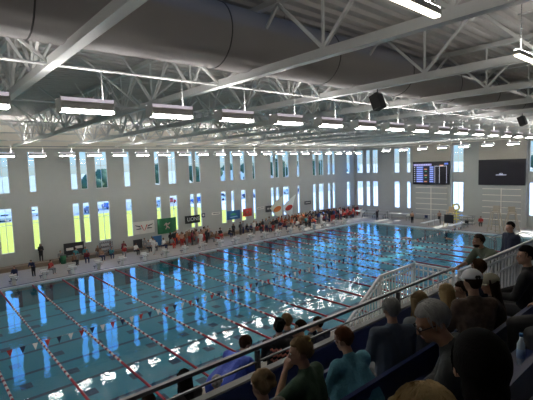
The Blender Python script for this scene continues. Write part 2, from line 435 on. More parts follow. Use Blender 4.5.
for k in range(9):
    place_hb(47.6,-3.2-2.75*k,10.5,PI/2,'lit high bay light before the scoreboard wall, %s from the left'%ORD[k],'high bay lights by the scoreboard wall')
def strip(x0,x1,y,z,label,lit=True):
    e=empty('strip_light',((x0+x1)/2,y,z)); L=(x1-x0)/2
    b=MB(); b.box(-L,-.06,0,L,.06,.09); b.build('housing',M['lamp_body'],e)
    b=MB(); b.box(-L+.02,-.05,-.03,L-.02,.05,0); b.build('lamp_tube',M['lamp_warm'] if lit else M['white'],e)
    b=MB(); b.box(-L+.02,-.05,.09,L-.02,.05,.10); b.build('uplight_glow',M['strip_added_up'],e)  # added glowing top, lights the deck above the stands
    for s in (-.8,.8):
        b=MB(); b.tube([(s*L,0,.10),(s*L,0,ZC-.1-z)],.007,6); b.build('hanging_rod',M['steel'],e)
    tag(e,label,'ceiling light','linear strip lights above the stands')
strip(-1.0,1.37,-33.85,11.0,'thin warm strip light above the stands, at the top edge right of centre')
strip(4.88,7.3,-33.75,11.0,'thin warm strip light above the stands, at the right edge of the photo')
strip(-7.0,-4.6,-33.85,11.0,'thin warm strip light above the stands, leftmost beyond the frame')
strip(10.4,12.8,-33.7,11.0,'thin warm strip light above the stands, farthest from the camera')
# hung loudspeakers
def hung_speaker(x,y,z,label):
    e=empty('ceiling_speaker',(x,y,z)); R=Matrix.Rotation(-.35,3,'X')@Matrix.Rotation(.0,3,'Z')
    b=MB(); b.box(-.17,-.16,-.26,.17,.16,.26,0,R); b.build('cabinet',M['black'],e)
    b=MB(); b.box(-.15,-.185,-.23,.15,-.165,.23,0,R,(0,0,0)); b.build('grille',M['darkgrey'],e)
    b=MB(); b.tube([(0,0,.2),(0,0,11.4-z)],.018,6); b.bar((-.2,0,.27),(.2,0,.27),.04); b.build('bracket',M['darkgrey'],e)
    tag(e,label,'loudspeaker','loudspeakers hung from the roof')
hung_speaker(7.65,-28.6,10.95,'black loudspeaker hanging from a truss below the big duct')
hung_speaker(21.75,-28.6,10.95,'small black loudspeaker hung at the right, farther along the duct')

# ------------------------------------------------------------------ boards on the end wall
def rect_x(mb,x,y0,z0,y1,z1,t=.02,mi=0): mb.box(x-t,min(y0,y1),z0,x,max(y0,y1),z1,mi)
Mh=mat('screen_header_glow',(.1,.1,.1),.5,var=0,emit=(.38,.33,.85),es=.75)
Mc=mat('screen_cell_glow',(.1,.1,.1),.5,var=0,emit=(.12,.25,.95),es=.8)
Mt=mat('screen_text_glow',(.1,.1,.1),.5,var=0,emit=(.75,.78,1),es=.8)
Mo=mat('screen_amber_glow',(.1,.1,.1),.5,var=0,emit=(.9,.3,.15),es=.7)
Mg=mat('screen_green_glow',(.1,.1,.1),.5,var=0,emit=(.1,.6,.35),es=.6)
scr=mat('screen_face',(.012,.010,.016),.35)
XB=XE-.36
e=empty('scoreboard',(XB,-7.0,7.05)); tag(e,'large electronic scoreboard showing rows of blue race results on the end wall','scoreboard')
b=MB(); b.box(-.16,-2.78,-1.68,0,2.82,1.66); b.build('cabinet',M['black'],e)
b=MB(); b.box(-.18,-2.70,-1.60,-.16,2.74,1.58); b.build('screen',scr,e)
b=MB(); xs=-.18
b2=MB(); rect_x(b2,xs,2.65,1.05,-.15,1.35)
b2.build('header_row',Mh,e)
b=MB(); bt=MB(); bo=MB(); bg=MB()
for r in range(8):
    z=.85-r*.30
    rect_x(b,xs,2.2,z-.11,1.15,z+.11); rect_x(b,xs,.15,z-.11,-.45,z+.11)
    rect_x(bt,xs-.022,2.55,z-.06,2.42,z+.06,.006)
    for q in range(5): rect_x(bt,xs-.022,2.1-q*.17,z-.04,2.1-q*.17-.10,z+.04,.006)
    for q in range(3): rect_x(bt,xs-.022,.05-q*.15,z-.04,.05-q*.15-.09,z+.04,.006)
    if r%3==1: bo=MB(); rect_x(bo,xs,.95,z-.07,.55,z+.07); bo.build('amber_mark',Mo,e)
    if r%3==2: rect_x(bg,xs,.9,z-.06,.6,z+.06)
for yy in (-.62,-1.3,-2.35): rect_x(bt,xs,yy,-1.45,yy-.05,.95,.01)
rect_x(bt,xs,-.6,.95,-2.4,1.0,.01); bo=MB(); rect_x(bo,xs,-1.35,1.0,-1.9,1.14); bo.build('amber_mark',Mo,e); rect_x(b,xs,-2.05,1.18,-2.6,1.42)
for q in range(7): rect_x(bt,xs-.022,2.5-q*.36,1.14,2.3-q*.36,1.26,.006)
b.build('result_cells',Mc,e); bt.build('result_text',Mt,e); bg.build('green_marks',Mg,e)
e=empty('video_screen',(XB,-16.5,7.03)); tag(e,'large black video screen with a small crown emblem at its centre on the end wall','screen')
b=MB(); b.box(-.16,-2.78,-1.62,0,2.80,1.70); b.build('cabinet',M['black'],e)
b=MB(); b.box(-.18,-2.68,-1.52,-.16,2.70,1.60); b.build('screen',scr,e)
b=MB(); rect_x(b,-.18,.62,-.34,-.62,-.26); rect_x(b,-.18,.2,-.24,-.2,-.19)
for q,h in ((-.22,.12),(0,.24),(.22,.12)): b.add([(-.2,q*.8-.07,-.18),(-.2,q*.8+.07,-.18),(-.2,q*.8,-.18+h*.8)],[(0,1,2)])
b.build('emblem',Mt,e)

# ------------------------------------------------------------------ lane ropes
def rope_meshes():
    b=MB(); d=.14; y=-.25; i=0
    while y>PY0+.3:
        end = y>-4.6 or y<-18.3
        mi = 0 if end else (1 if i%5<3 else 0)
        n=8; r=.055; w=.048
        vs=[]
        for (yy,rr) in ((y+w,.03),(y+w*.7,r),(y-w*.7,r),(y-w,.03)):
            for k in range(n): vs.append((rr*math.cos(2*PI*k/n),yy,rr*math.sin(2*PI*k/n)))
        fs=[(j*n+k,j*n+(k+1)%n,(j+1)*n+(k+1)%n,(j+1)*n+k) for j in range(3) for k in range(n)]+[tuple(range(n)),tuple(3*n+k for k in range(n))]
        b.add(vs,fs,mi,True); y-=.105; i+=1
    f=b.mesh('floats',[M['rope_red'],M['rope_white']])
    c=MB(); c.tube([(0,-.0,.03),(0,-.3,0),(0,PY0+.3,0),(0,PY0,.03)],.008,6); c=c.mesh('cable',M['steel'])
    return f,c
rf,rc=rope_meshes()
for i in range(-2,18):
    e=empty('lane_rope',(i*S,0,.015))
    for nm,me in (('floats',rf),('cable',rc)):
        o=bpy.data.objects.new(nm,me); C.objects.link(o); o.parent=e
    tag(e,'red and white lane rope floating across the pool, %s from the left end'%ORD[i+2],'lane rope','lane ropes across the pool')
# backstroke pennants
e=empty('pennant_line',(0,-17.9,1.9)); tag(e,'string of white, red and navy triangular backstroke flags over the pool','flag line')
b=MB(); b.tube([(-12,0,0),(10,0,-.03),(30,0,-.03),(47.6,0,0)],.008,6); b.tube([(47.6,0,-1.8),(47.6,0,.1)],.03,8); b.tube([(-12,0,-1.8),(-12,0,.1)],.03,8); b.build('line',M['steel'],e)
pm=[]
for m in (M['white'],M['red'],M['navycloth']):
    q=MB(); q.add([(-.11,-.004,0),(.11,-.004,0),(0,-.004,-.30),(-.11,.004,0),(.11,.004,0),(0,.004,-.30)],[(0,2,1),(3,4,5),(0,1,4,3),(1,2,5,4),(2,0,3,5)]); pm.append(q.mesh('pennant',m))
for k in range(94):
    o=bpy.data.objects.new('pennant',pm[k%3]); C.objects.link(o); o.parent=e; o.location=(-3.94+.46*k,0,-.01); o.rotation_euler=(rnd.uniform(-.2,.2),0,rnd.uniform(-.3,.3))

# ------------------------------------------------------------------ starting blocks
def block():
    e=empty('starting_block')
    R=Matrix.Rotation(-.17,3,'X')
    b=MB(); b.box(-.29,-.30,.60,.29,.36,.66,0,R); b.build('platform',M['white'],e)
    b=MB(); b.box(-.26,.22,.66,.26,.34,.78,0,Matrix.Rotation(-.5,3,'X')); b.build('back_wedge',M['offwhite'],e)
    b=MB(); b.box(-.12,-.05,0,.12,.22,.60); b.build('pedestal',M['steel_white'],e)
    b=MB(); b.tube([(-.2,-.28,.45),(-.2,-.40,.5),(.2,-.40,.5),(.2,-.28,.45)],.016,6); b.bar((-.2,-.28,.44),(-.12,.05,.44),.03); b.bar((.2,-.28,.44),(.12,.05,.44),.03); b.build('grab_bar',M['steel'],e)
    b=MB(); b.box(-.28,.36,.22,.28,.62,.26); b.bar((-.2,.5,0),(-.2,.5,.22),.03); b.bar((.2,.5,0),(.2,.5,.22),.03); b.bar((0,.1,.22),(0,.5,.22),.05); b.build('rear_step',M['darkgrey'],e)
    return e
bk=block()
for i in range(-2,20):
    o=bk if i==-2 else copy_tree(bk)
    o.location=((i+.5)*S,.78,.1)
    tag(o,'white starting block on the far pool edge, %s from the left end'%ORD[i+2],'starting block','starting blocks along the far pool edge')

# ------------------------------------------------------------------ banners and boards on the window wall
def text_mesh(txt,size,mat_,parent,loc,rot):
    cu=bpy.data.curves.new('lettering','FONT'); cu.body=txt; cu.size=size; cu.extrude=.004; cu.align_x='CENTER'; cu.align_y='CENTER'
    to=bpy.data.objects.new('tmp',cu); C.objects.link(to)
    dg=bpy.context.evaluated_depsgraph_get(); me=bpy.data.meshes.new_from_object(to.evaluated_get(dg)); bpy.data.objects.remove(to)
    me.materials.clear(); me.materials.append(mat_)
    o=bpy.data.objects.new('lettering',me); C.objects.link(o); o.parent=parent; o.location=loc; o.rotation_euler=rot; return o
def banner(x0,x1,z0,z1,m,label,name='banner',y=6.90,sag=.02):
    e=empty(name,((x0+x1)/2,y,(z0+z1)/2)); tag(e,label,'banner')
    w=(x1-x0)/2; h=(z1-z0)/2; b=MB(); n=12; vs=[]
    for s in (0,.012):
        for j in (1,-1):
            for i in range(n+1):
                u=-1+2*i/n; vs.append((u*w,s+.015*math.sin(u*9),j*h-(sag*(1-u*u))))
    N=n+1; fs=[]
    for i in range(n):
        fs += [(i,N+i,N+i+1,i+1),(2*N+i,2*N+i+1,3*N+i+1,3*N+i),(i,i+1,2*N+i+1,2*N+i),(N+i,3*N+i,3*N+i+1,N+i+1)]
    fs += [(0,2*N,3*N,N),(n,N+n,3*N+n,2*N+n)]
    b.add(vs,fs); b.build('cloth',m,e)
    g=MB()
    for sx in (-w+.04,w-.04): g.tube([(sx,.0,h-.04),(sx,.085,h+.04)],.008,6)
    g.build('tie',M['steel'],e)
    return e
yb=-.03
e=banner(13.7,16.2,1.75,3.15,M['offwhite'],'white team banner with a red and black winged V emblem on the window wall')
b=MB()
for s in (-1,1):
    b.add([(s*.10,yb,-.32),(0,yb,-.42),(s*.28,yb,.28),(s*.42,yb,.30)],[(0,1,2,3) if s>0 else (3,2,1,0)],0)
    b.add([(s*.45,yb,.18),(s*1.05,yb,.34),(s*1.0,yb,.24),(s*.40,yb,.02)],[(0,1,2,3)],1); b.add([(s*.38,yb,-.05),(s*.95,yb,-.10),(s*.9,yb,-.18),(s*.33,yb,-.18)],[(0,1,2,3)],1)
b.build('emblem',[M['red'],M['black']],e)
e=banner(16.55,18.95,1.42,3.2,M['green'],'dark green team banner with a pale figure emblem on the window wall')
b=MB(); b.tube([(-.35,yb,.05),(-.1,yb,.3),(.15,yb,.12),(.35,yb,.32)],.07,6); b.tube([(-.1,yb,.2),(0,yb,-.15),(-.2,yb,-.4)],.07,6); b.tube([(.05,yb,-.1),(.3,yb,-.35)],.07,6); b.build('emblem',mat('pink_print',(.62,.40,.36),.7),e)
e=banner(20.15,22.25,2.2,3.15,M['black'],'black banner with white capital lettering between two windows')
text_mesh('LIONS',.62,M['white'],e,(.1,yb-.01,0),(PI/2,0,0))
e=banner(22.5,23.0,2.75,3.25,M['navycloth'],'small square navy sign to the right of the black lettered banner')
b=MB(); b.box(-.12,yb-.005,-.12,.12,yb,.12); b.build('emblem',M['offwhite'],e)
e=banner(26.3,28.5,2.0,3.15,M['blue'],'deep blue team banner with a green and pale stripe emblem')
b=MB(); b.add([(-.6,yb,.0),(-.1,yb,.25),(.6,yb,.05),(.0,yb,-.05)],[(0,1,2,3)],0); b.add([(-.7,yb,-.25),(.5,yb,-.15),(.7,yb,-.28),(-.4,yb,-.36)],[(0,1,2,3)],1); b.build('emblem',[mat('green_print',(.05,.35,.15),.7),mat('skyblue_print',(.25,.5,.75),.7)],e)
e=banner(28.95,30.5,2.15,3.2,M['red'],'red brown team banner with a dark ring to the right of the blue one')
b=MB(); b.tube([(.35*math.cos(a*PI/8),yb,.28*math.sin(a*PI/8)) for a in range(16)],.05,6,closed=True); b.build('emblem',M['brown'],e)
e=banner(33.0,34.45,2.35,3.25,M['darkgrey'],'charcoal banner with pale marks left of the feather flags')
b=MB(); b.box(-.45,yb-.005,-.1,-.05,yb,.15); b.box(.1,yb-.005,-.1,.45,yb,.12); b.build('emblem',M['offwhite'],e)
e=banner(40.9,42.3,2.75,3.25,M['darkgrey'],'thin dark banner high on the wall beyond the feather flags')
b=MB(); b.box(-.5,yb-.005,-.05,.5,yb,.05); b.build('emblem',M['offwhite'],e)
e=banner(24.0,25.3,2.9,3.2,M['offwhite'],'narrow pale banner strip left of the blue team banner')
b=MB(); b.box(-.5,yb-.005,-.04,.5,yb,.04); b.build('emblem',M['darkgrey'],e)
e=banner(31.5,32.7,2.9,3.2,M['offwhite'],'narrow pale banner strip between the red brown and charcoal banners')
b=MB(); b.box(-.5,yb-.005,-.04,.5,yb,.04); b.build('emblem',M['darkgrey'],e)
# black sign standing on the ledge (left)
e=empty('sign_board',(7.4,6.75,.5)); tag(e,'long black sign board with two white word blocks standing on the ledge','sign')
b=MB(); b.box(-.95,-.03,.15,.95,.03,1.35); b.build('panel',M['black'],e)
b=MB()
for x0,x1,z in ((-.75,-.08,.62),(.1,.8,.72)):
    b.box(x0,-.045,z,x1,-.032,z+.26)
b.build('lettering_block',M['offwhite'],e)
b=MB(); b.box(-.8,-.15,0,-.7,.15,.15); b.box(.7,-.15,0,.8,.15,.15); b.build('foot',M['darkgrey'],e)
# feather flags
def feather(x,y,label,cols,lean):
    e=empty('feather_flag',(x,y,.48)); tag(e,label,'flag','feather flags by the window wall')
    b=MB(); n=14; L=[];R=[]
    for i in range(n+1):
        t=i/n; z=.92+3.1*t; L.append((-.0+lean*t*t*.9,z)); w=.35+1.9*math.sin(min(1,t*1.25)*PI*.5)*(1-max(0,(t-.75)/.25)**1.5)
        R.append((lean*t*t*.9-w,z-.33*w))
    b.tube([(0,0,0)]+[(p[0],0,p[1]) for p in L],.018,6); b.box(-.25,-.25,0,.25,.25,.04); b.build('pole',M['white'],e)
    c=MB(); vs=[]
    for s in (-.006,.006):
        for l,r in zip(L,R): vs += [(l[0],s,l[1]),(r[0],s+.02*math.sin(l[1]*3),r[1])]
    m2=2*(n+1)
    fs=[]
    for i in range(n): fs += [(2*i,2*i+1,2*i+3,2*i+2),(m2+2*i,m2+2*i+2,m2+2*i+3,m2+2*i+1),(2*i,2*i+2,m2+2*i+2,m2+2*i),(2*i+1,m2+2*i+1,m2+2*i+3,2*i+3)]
    c.add(vs,fs); c.build('cloth',cols[0],e)
    d=MB(); d.ell((lean*.35-1.0,-.035,2.17),(.78,.015,.38),12,8,R=Matrix.Rotation(-.25,3,'Y')); d.build('emblem',cols[1],e)
feather(35.9,6.62,'pale cream feather flag with an orange emblem, left of the pair',(mat('cream_flag',(.75,.74,.58),.8),M['orange']),.25)
feather(37.9,6.55,'tall white feather flag with a red emblem, right of the pair',(mat('pale_flag',(.72,.78,.74),.8),M['red']),.9)
# portable boards
def easel(x,y,m,label,w=.5,h=.55,z=.55):
    e=empty('poster_easel',(x,y,.1)); tag(e,label,'board')
    b=MB(); b.box(-w,-.02,z,w,.02,z+2*h); b.build('panel',m,e)
    b=MB()
    for s in (-1,1): b.bar((s*w*.8,-.02,0),(s*w*.8,.0,z+.1),.04); b.bar((s*w*.8,.35,0),(s*w*.8,.02,z+h),.03)
    b.build('leg',M['darkgrey'],e)
easel(13.55,5.6,M['black'],'black square board on legs below the left end of the white V banner',.5,.48,.35)
easel(15.8,5.6,M['blue'],'blue square board on legs below the right end of the white V banner',.55,.55,.3)
def rack(x,y):
    e=empty('equipment_rack',(x,y,.1)); tag(e,'dark open equipment rack with stacked gear against the window wall','rack')
    b=MB()
    for sx in (-.6,.6):
        for sy in (-.2,.2): b.bar((sx,sy,0),(sx,sy,1.55),.04)
    b.build('frame',M['darkgrey'],e)
    for k in range(4):
        q=MB(); q.box(-.6,-.2,.15+.42*k,.6,.2,.18+.42*k); sh=q.build('shelf',M['darkgrey'],e)
        q=MB()
        for j in range(5): q.ell((-.45+.22*j,-.02,.25+.42*k),(.09,.13,.07),8,6)
        q.build('gear',M['brown'],sh)
rack(10.2,5.7)
e=empty('trash_can',(6.1,5.8,.1)); tag(e,'dark green waste bin left of the long black sign','bin')
b=MB(); b.tube([(0,0,0),(0,0,.8)],[.24,.28],14); b.build('bin_body',M['green'],e)
b=MB(); b.ell((0,0,.8),(.29,.29,.1),14,6); b.build('lid',M['darkgrey'],e)
# tables and racks by the end wall
def table(x,y,lx,ly,m,label,z=.9,rz=0):
    e=empty('folding_table',(x,y,.1),rz); tag(e,label,'table')
    b=MB(); b.box(-lx/2,-ly/2,z-.04,lx/2,ly/2,z); b.box(-lx/2-.01,-ly/2-.01,z-.3,lx/2+.01,-ly/2,z-.02); b.build('table_top',m,e)
    for sx in (-1,1):
        for sy in (-1,1):
            q=MB(); q.bar((sx*(lx/2-.1),sy*(ly/2-.06),0),(sx*(lx/2-.1),sy*(ly/2-.06),z-.04),.035); q.build('leg',M['darkgrey'],e)
greyc=mat('grey_cover',(.36,.37,.38),.8)
table(50.9,4.4,1.0,2.2,M['offwhite'],'white covered table by the end wall, left of the grey bleacher')
table(50.6,-3.3,1.0,3.0,M['offwhite'],'long white covered table by the end wall below the narrow windows',1.0)
e=empty('low_bleacher',(50.8,1.0,.1)); tag(e,'grey low bleacher with stepped benches against the end wall','bleacher')
for k in range(3):
    q=MB(); q.box(-.9+k*.6,-2.0,.45+.35*k,-.45+k*.6,2.0,.50+.35*k); q.build('bench_plank',greyc,e)
q=MB()
for yy in (-1.9,0,1.9):
    q.bar((-.7,yy,0),(-.7,yy,.45),.05); q.bar((-.1,yy,0),(-.1,yy,.8),.05); q.bar((.5,yy,0),(.5,yy,1.15),.05); q.bar((-.8,yy,.4),(.6,yy,1.1),.05)
q.build('frame',M['darkgrey'],e)
def plastic_chair(x,y,rz,label,m):
    e=empty('folding_chair',(x,y,.1),rz); tag(e,label,'chair')
    q=MB(); q.box(-.22,-.22,.43,.22,.22,.47); q.build('seat',m,e)
    q=MB(); q.box(-.22,-.25,.55,.22,-.21,.95); q.build('backrest',m,e)
    for sx in (-1,1):
        for a,bb in ((-.24,.95),(.2,.44)):
            q=MB(); q.bar((sx*.22,a,0),(sx*.22,a,bb),.03); q.build('leg',M['steel'],e)
plastic_chair(51.2,-5.0,PI/2,'dark chair by the end wall, left of the overhead door',M['black'])
plastic_chair(51.0,-7.3,PI/2,'dark chair in front of the overhead door below the scoreboard',M['navycloth'])
plastic_chair(48.9,-13.9,PI/2,'dark chair by the end wall right of the tall lifeguard chair',M['black'])
cream=mat('weathered_pale_wood',(.45,.40,.31),.7)
def lifeguard(x,y,rz,label,seat=M['black'],legm=M['tan'],h=1.9):
    legm=legm if legm is M['tan'] else cream
    e=empty('lifeguard_chair',(x,y,.1),rz); tag(e,label,'lifeguard chair')
    for sx in (-1,1):
        for sy in (-1,1):
            q=MB(); q.bar((sx*.75,sy*.6-.1,0),(sx*.36,sy*.28,h),.09); q.build('leg',legm,e)
    q=MB(); q.box(-.38,-.3,h-.05,.38,.3,h+.03); q.build('seat',legm,e)
    q=MB(); q.box(-.38,-.34,h,.38,-.28,h+.75); q.build('backrest',legm,e)
    for k in range(4):
        q=MB(); t=k/4; q.bar((-.70+.34*t,.46-.28*t,.25+k*.4),(.70-.34*t,.46-.28*t,.25+k*.4),.06); q.build('rung',legm,e)
    q=MB()
    for sx in (-1,1): q.bar((sx*.40,-.3,h+.3),(sx*.40,.3,h+.3),.06); q.bar((sx*.40,.28,h),(sx*.40,.28,h+.3),.05)
    q.build('armrest',legm,e)
    if seat:
        q=MB(); q.box(-.62,.42,.55,.62,.47,1.65); q.build('sign_panel',seat,e)
lifeguard(48.7,-12.0,PI/2,'tall wooden lifeguard chair with a dark panel under the narrow window')
lifeguard(44.9+3.2,-17.7,PI/2,'tall pale wooden lifeguard chair in front of the right overhead door',None,M['wall_cream'],2.4)
lifeguard(49.6,-19.0,2.1,'second pale wooden lifeguard chair, right of the first before the overhead door',None,M['wall_cream'],2.2)
e=empty('ring_buoy_stand',(51.3,-11.6,.1)); tag(e,'yellow rescue board on a striped stand beside the lifeguard chair','rescue equipment')
q=MB(); q.tube([(0,0,0),(0,0,2.2)],.05,8); q.box(-.3,-.3,0,.3,.3,.05); q.build('post',M['yellow'],e)
q=MB(); q.tube([(-.06,.42*math.cos(a*PI/10),2.35+.42*math.sin(a*PI/10)) for a in range(20)],.13,8,closed=True); q.build('ring',M['yellow'],e)
for k in range(3):
    q=MB(); q.box(-.1,-.38,.6+.4*k,.02,.38,.75+.4*k); q.build('crossboard',M['yellow'],e)
def dive_board(y,label,x=45.6):
    e=empty('diving_board',(x,y,.1)); tag(e,label,'diving board')
    q=MB(); q.box(-1.0,-.26,.62,3.3,.26,.67); q.build('board',M['white'],e)
    q=MB(); q.box(1.6,-.25,0,1.9,.25,.62); q.build('front_pedestal',M['lamp_body'],e); q=MB(); q.box(3.0,-.25,0,3.2,.25,.62); q.build('rear_pedestal',M['lamp_body'],e)
    q=MB()
    for s in (-1,1): q.tube([(1.5,s*.42,0),(1.5,s*.42,1.4),(3.2,s*.42,1.4),(3.2,s*.42,0)],.022,6)
    q.build('handrail',M['steel'],e)
dive_board(-9.7,'low white diving board over the pool end, before the scoreboard',46.6)
dive_board(-13.4,'low white diving board over the pool end, beside the lifeguard chair',46.4)
e=empty('storage_cart',(51.5,-12.9,.1)); tag(e,'grey wire cart full of towels by the end wall','cart')
q=MB(); 
for sx in (-.35,.35):
    for sy in (-.9,.9): q.bar((sx,sy,0),(sx,sy,1.3),.04)
for z in (.15,.7,1.25): q.box(-.35,-.9,z,.35,.9,z+.03)
q.build('frame',M['steel'],e)
q=MB()
for z in (.18,.73):
    for k in range(7): q.ell((0,-.75+.25*k,z+.13),(.28,.12,.12),8,6)
q.build('towels',M['offwhite'],e)
# curved grab rails and ramp rails at the right pool corner
for k,(x,y) in enumerate(((40.0,-20.2),(41.4,-20.9),(42.8,-21.6),(38.6,-19.4))):
    e=empty('grab_rail',(x,y,0)); 
    q=MB()
    for s in (-.3,.3):
        pts=[(s,-.0,-.9)]+[(s,-.9+.9*math.cos(a*PI/10),.55+.62*math.sin(a*PI/10)) for a in range(11)]+[(s,-1.8,-.4)]
        q.tube(pts,.03,8)
    q.build('rail_hoop',mat('blue_grey_tube%d'%k,(.10,.15,.20),.35,.3) if k==0 else M['raildark'],e)
    tag(e,'curved metal pool grab rail at the right end, %s from the left'%ORD[(1,2,3,0)[k]],'grab rail','grab rails at the right pool corner')

# ------------------------------------------------------------------ guard rails of the stand
e=empty('guard_rail',(0,-32.4,5.95)); tag(e,'dark metal guard rail on the parapet in front of the spectators','railing')
q=MB(); q.box(-12,-.03,.35,5.0,.03,.40); q.build('top_rail',M['raildark'],e)
q=MB(); q.box(-12,-.015,.15,5.0,.015,.175); q.build('middle_rail',M['raildark'],e)
for k in range(7):
    x=-12.15+k*3.7
    if x>4.9 or x<-11.9: continue
    q=MB(); q.box(x-.03,-.03,0,x+.03,.03,.33); q.build('post',M['raildark'],e)
def pickets(name,label,pts,h,step=.11,m=M['railpaint'],mid=(.13,),pw=.022):
    e=empty(name,pts[0]); o=V(pts[0]); P=[V(p)-o for p in pts]; tag(e,label,'railing')
    q=MB()
    for a,b_ in zip(P,P[1:]): q.bar(a,b_,.055,.05)
    q.build('top_rail',m,e)
    for md in mid:
        q=MB()
        for a,b_ in zip(P,P[1:]): q.bar(a-V((0,0,md)),b_-V((0,0,md)),.035)
        q.build('middle_rail',m,e)
    q=MB()
    for a,b_ in zip(P,P[1:]): q.bar(a-V((0,0,h)),b_-V((0,0,h)),.04)
    q.build('bottom_rail',m,e)
    q=MB(); cnt=0
    for a,b_ in zip(P,P[1:]):
        n=max(1,int((b_-a).length/step))
        for i in range(n+1):
            p=a.lerp(b_,i/n); q.bar(p,p-V((0,0,h)),pw); cnt+=1
    pk=q.build('picket',m,e); pk['kind']='stuff'
    for p in P:
        q=MB(); q.bar(p+V((0,0,.02)),p-V((0,0,h+.12)),.06); q.build('post',m,e)
    return e
pickets('stair_railing','white picket railing around the stair, bending down toward the pool at centre right',[(2.45,-31.22,5.33),(3.78,-31.22,6.16),(5.36,-31.22,6.18),(5.30,-32.3,6.18)],1.02,.125,M['railpaint'],(.13,),.026)
pickets('walkway_railing','white picket railing rising to the right edge behind the capped spectators',[(2.15,-33.85,7.06),(7.4,-33.85,7.06)],1.15,.165,M['railpaint'],(.12,.34),.036)

# benches of the stand: one continuous navy bench per row
def bench(y,z,x0,x1,label):
    e=empty('bleacher_bench',(0,y,z)); tag(e,label,'bench','navy bleacher benches of the stand')
    q=MB(); q.box(x0,-.17,.35,x1,.20,.385); q.box(x0,.20,.31,x1,.215,.385); q.build('seat',M['navy'],e)
    q=MB(); q.box(x0,-.25,.56,x1,-.225,.82,0); q.box(x0,-.262,.80,x1,-.215,.825,0); q.build('backrest',M['navy'],e)
    q=MB(); x=x0+.3
    while x<x1: q.bar((x,-.05,0),(x,-.05,.35),.05); q.bar((x,-.17,.35),(x,-.235,.80),.035); x+=1.4
    q.build('bracket',M['raildark'],e)
rb=[(-33.5,5.66,-11,2.2,'navy bench of the front empty row behind the parapet'),
    (-34.38,6.0,-11,12,'navy bench carrying the woman in teal and the grey haired man'),
    (-35.04,6.34,-11,12,'navy bench carrying the man in the pale cap'),
    (-35.70,6.68,-11,12,'navy bench carrying the elderly man in dark clothes'),
    (-36.36,7.0,-11,-1.0,'navy bench nearest the camera at the bottom of the picture')]
for a in rb: bench(*a)
bench(-31.75,4.5,-11,2.0,'navy bench on the lowest landing beyond the parapet')

# ------------------------------------------------------------------ people
SK=[mat('skin_light',(.46,.27,.19),.6),mat('skin_tan',(.36,.20,.125),.6),mat('skin_brown',(.25,.13,.08),.55)]
def hm(n,c): return mat('hair_'+n,c,.95,var=.35,scale=60,bump=.25,bscale=220,stretch=(1,1,.15))
H={'black':hm('black',(.006,.005,.005)),'brown':hm('brown',(.07,.035,.018)),'dark':hm('dark',(.03,.018,.012)),'auburn':hm('auburn',(.13,.05,.025)),
   'blond':hm('blond',(.36,.25,.12)),'grey':hm('grey',(.30,.30,.29)),'white':hm('silver',(.36,.36,.35)),'dirty':hm('dirty_blond',(.22,.15,.08))}
def remesh(mb_,name,m,vox,smooth=4):
    me=mb_.mesh('tmp',m); o=bpy.data.objects.new('tmp',me); C.objects.link(o)
    r=o.modifiers.new('r','REMESH'); r.mode='VOXEL'; r.voxel_size=vox; r.use_smooth_shade=True
    s=o.modifiers.new('s','SMOOTH'); s.factor=.5; s.iterations=smooth
    dg=bpy.context.evaluated_depsgraph_get(); out=bpy.data.meshes.new_from_object(o.evaluated_get(dg)); out.name=name
    bpy.data.objects.remove(o); bpy.data.meshes.remove(me)
    out.materials.clear(); out.materials.append(m)
    for p in out.polygons: p.use_smooth=True
    return out
def skeleton(kind,lean=.05,hy=0,hp=.15,arms='lap',female=False,side=0):
    J={}
    sit=kind=='sit'
    z0=.52 if sit else .95
    a=lean; t=V((math.sin(side),math.sin(a),math.cos(a))).normalized()
    P=V((0,0,z0)); sw=.165 if female else .19
    J['pel']=P; J['belly']=P+t*.17; J['chest']=P+t*.36; J['nb']=P+t*.50
    J['head']=J['nb']+V((math.sin(side)*.1,math.sin(a+hp)*.165,math.cos(a+hp)*.165)); J['neck']=J['nb']
    for s,n in ((-1,'l'),(1,'r')):
        sh=P+t*.455+V((s*sw,0,0)); J['sh'+n]=sh
        J['hip'+n]=P+V((s*.09,0,-.02))
        if sit:
            J['kn'+n]=V((s*.13,.42,.50)); J['an'+n]=V((s*.12,.40,.09)); J['to'+n]=V((s*.13,.54,.045))
        else:
            w=.03*s
            J['kn'+n]=V((s*.10,.03,.50)); J['an'+n]=V((s*.10,0,.09)); J['to'+n]=V((s*.12,.16,.04))
        ar=arms[0 if s<0 else 1] if isinstance(arms,(tuple,list)) else arms
        if ar=='lap': J['el'+n]=sh+V((s*.05,.10,-.26)); J['wr'+n]=V((s*.09,.34,z0+.13)) 
        elif ar=='down': J['el'+n]=sh+V((s*.05,-.01,-.29)); J['wr'+n]=sh+V((s*.07,.08,-.53))
        elif ar=='chin': J['el'+n]=sh+V((s*.02,.20,-.22)); J['wr'+n]=J['head']+V((s*.06,.13,-.16))
        elif ar=='cross': J['el'+n]=sh+V((s*.04,.07,-.27)); J['wr'+n]=sh+V((-s*.16,.22,-.25))
        elif ar=='up': J['el'+n]=sh+V((s*.10,.06,.22)); J['wr'+n]=sh+V((s*.02,.12,.45))
        elif ar=='lean': J['el'+n]=sh+V((s*.04,.18,-.24)); J['wr'+n]=sh+V((-s*.04,.42,-.30))
        elif ar=='back': J['el'+n]=sh+V((s*.16,-.06,-.22)); J['wr'+n]=sh+V((s*.40,-.10,-.20))
        elif ar=='phone': J['el'+n]=sh+V((s*.03,.12,-.25)); J['wr'+n]=sh+V((-s*.06,.32,-.16))
    return J
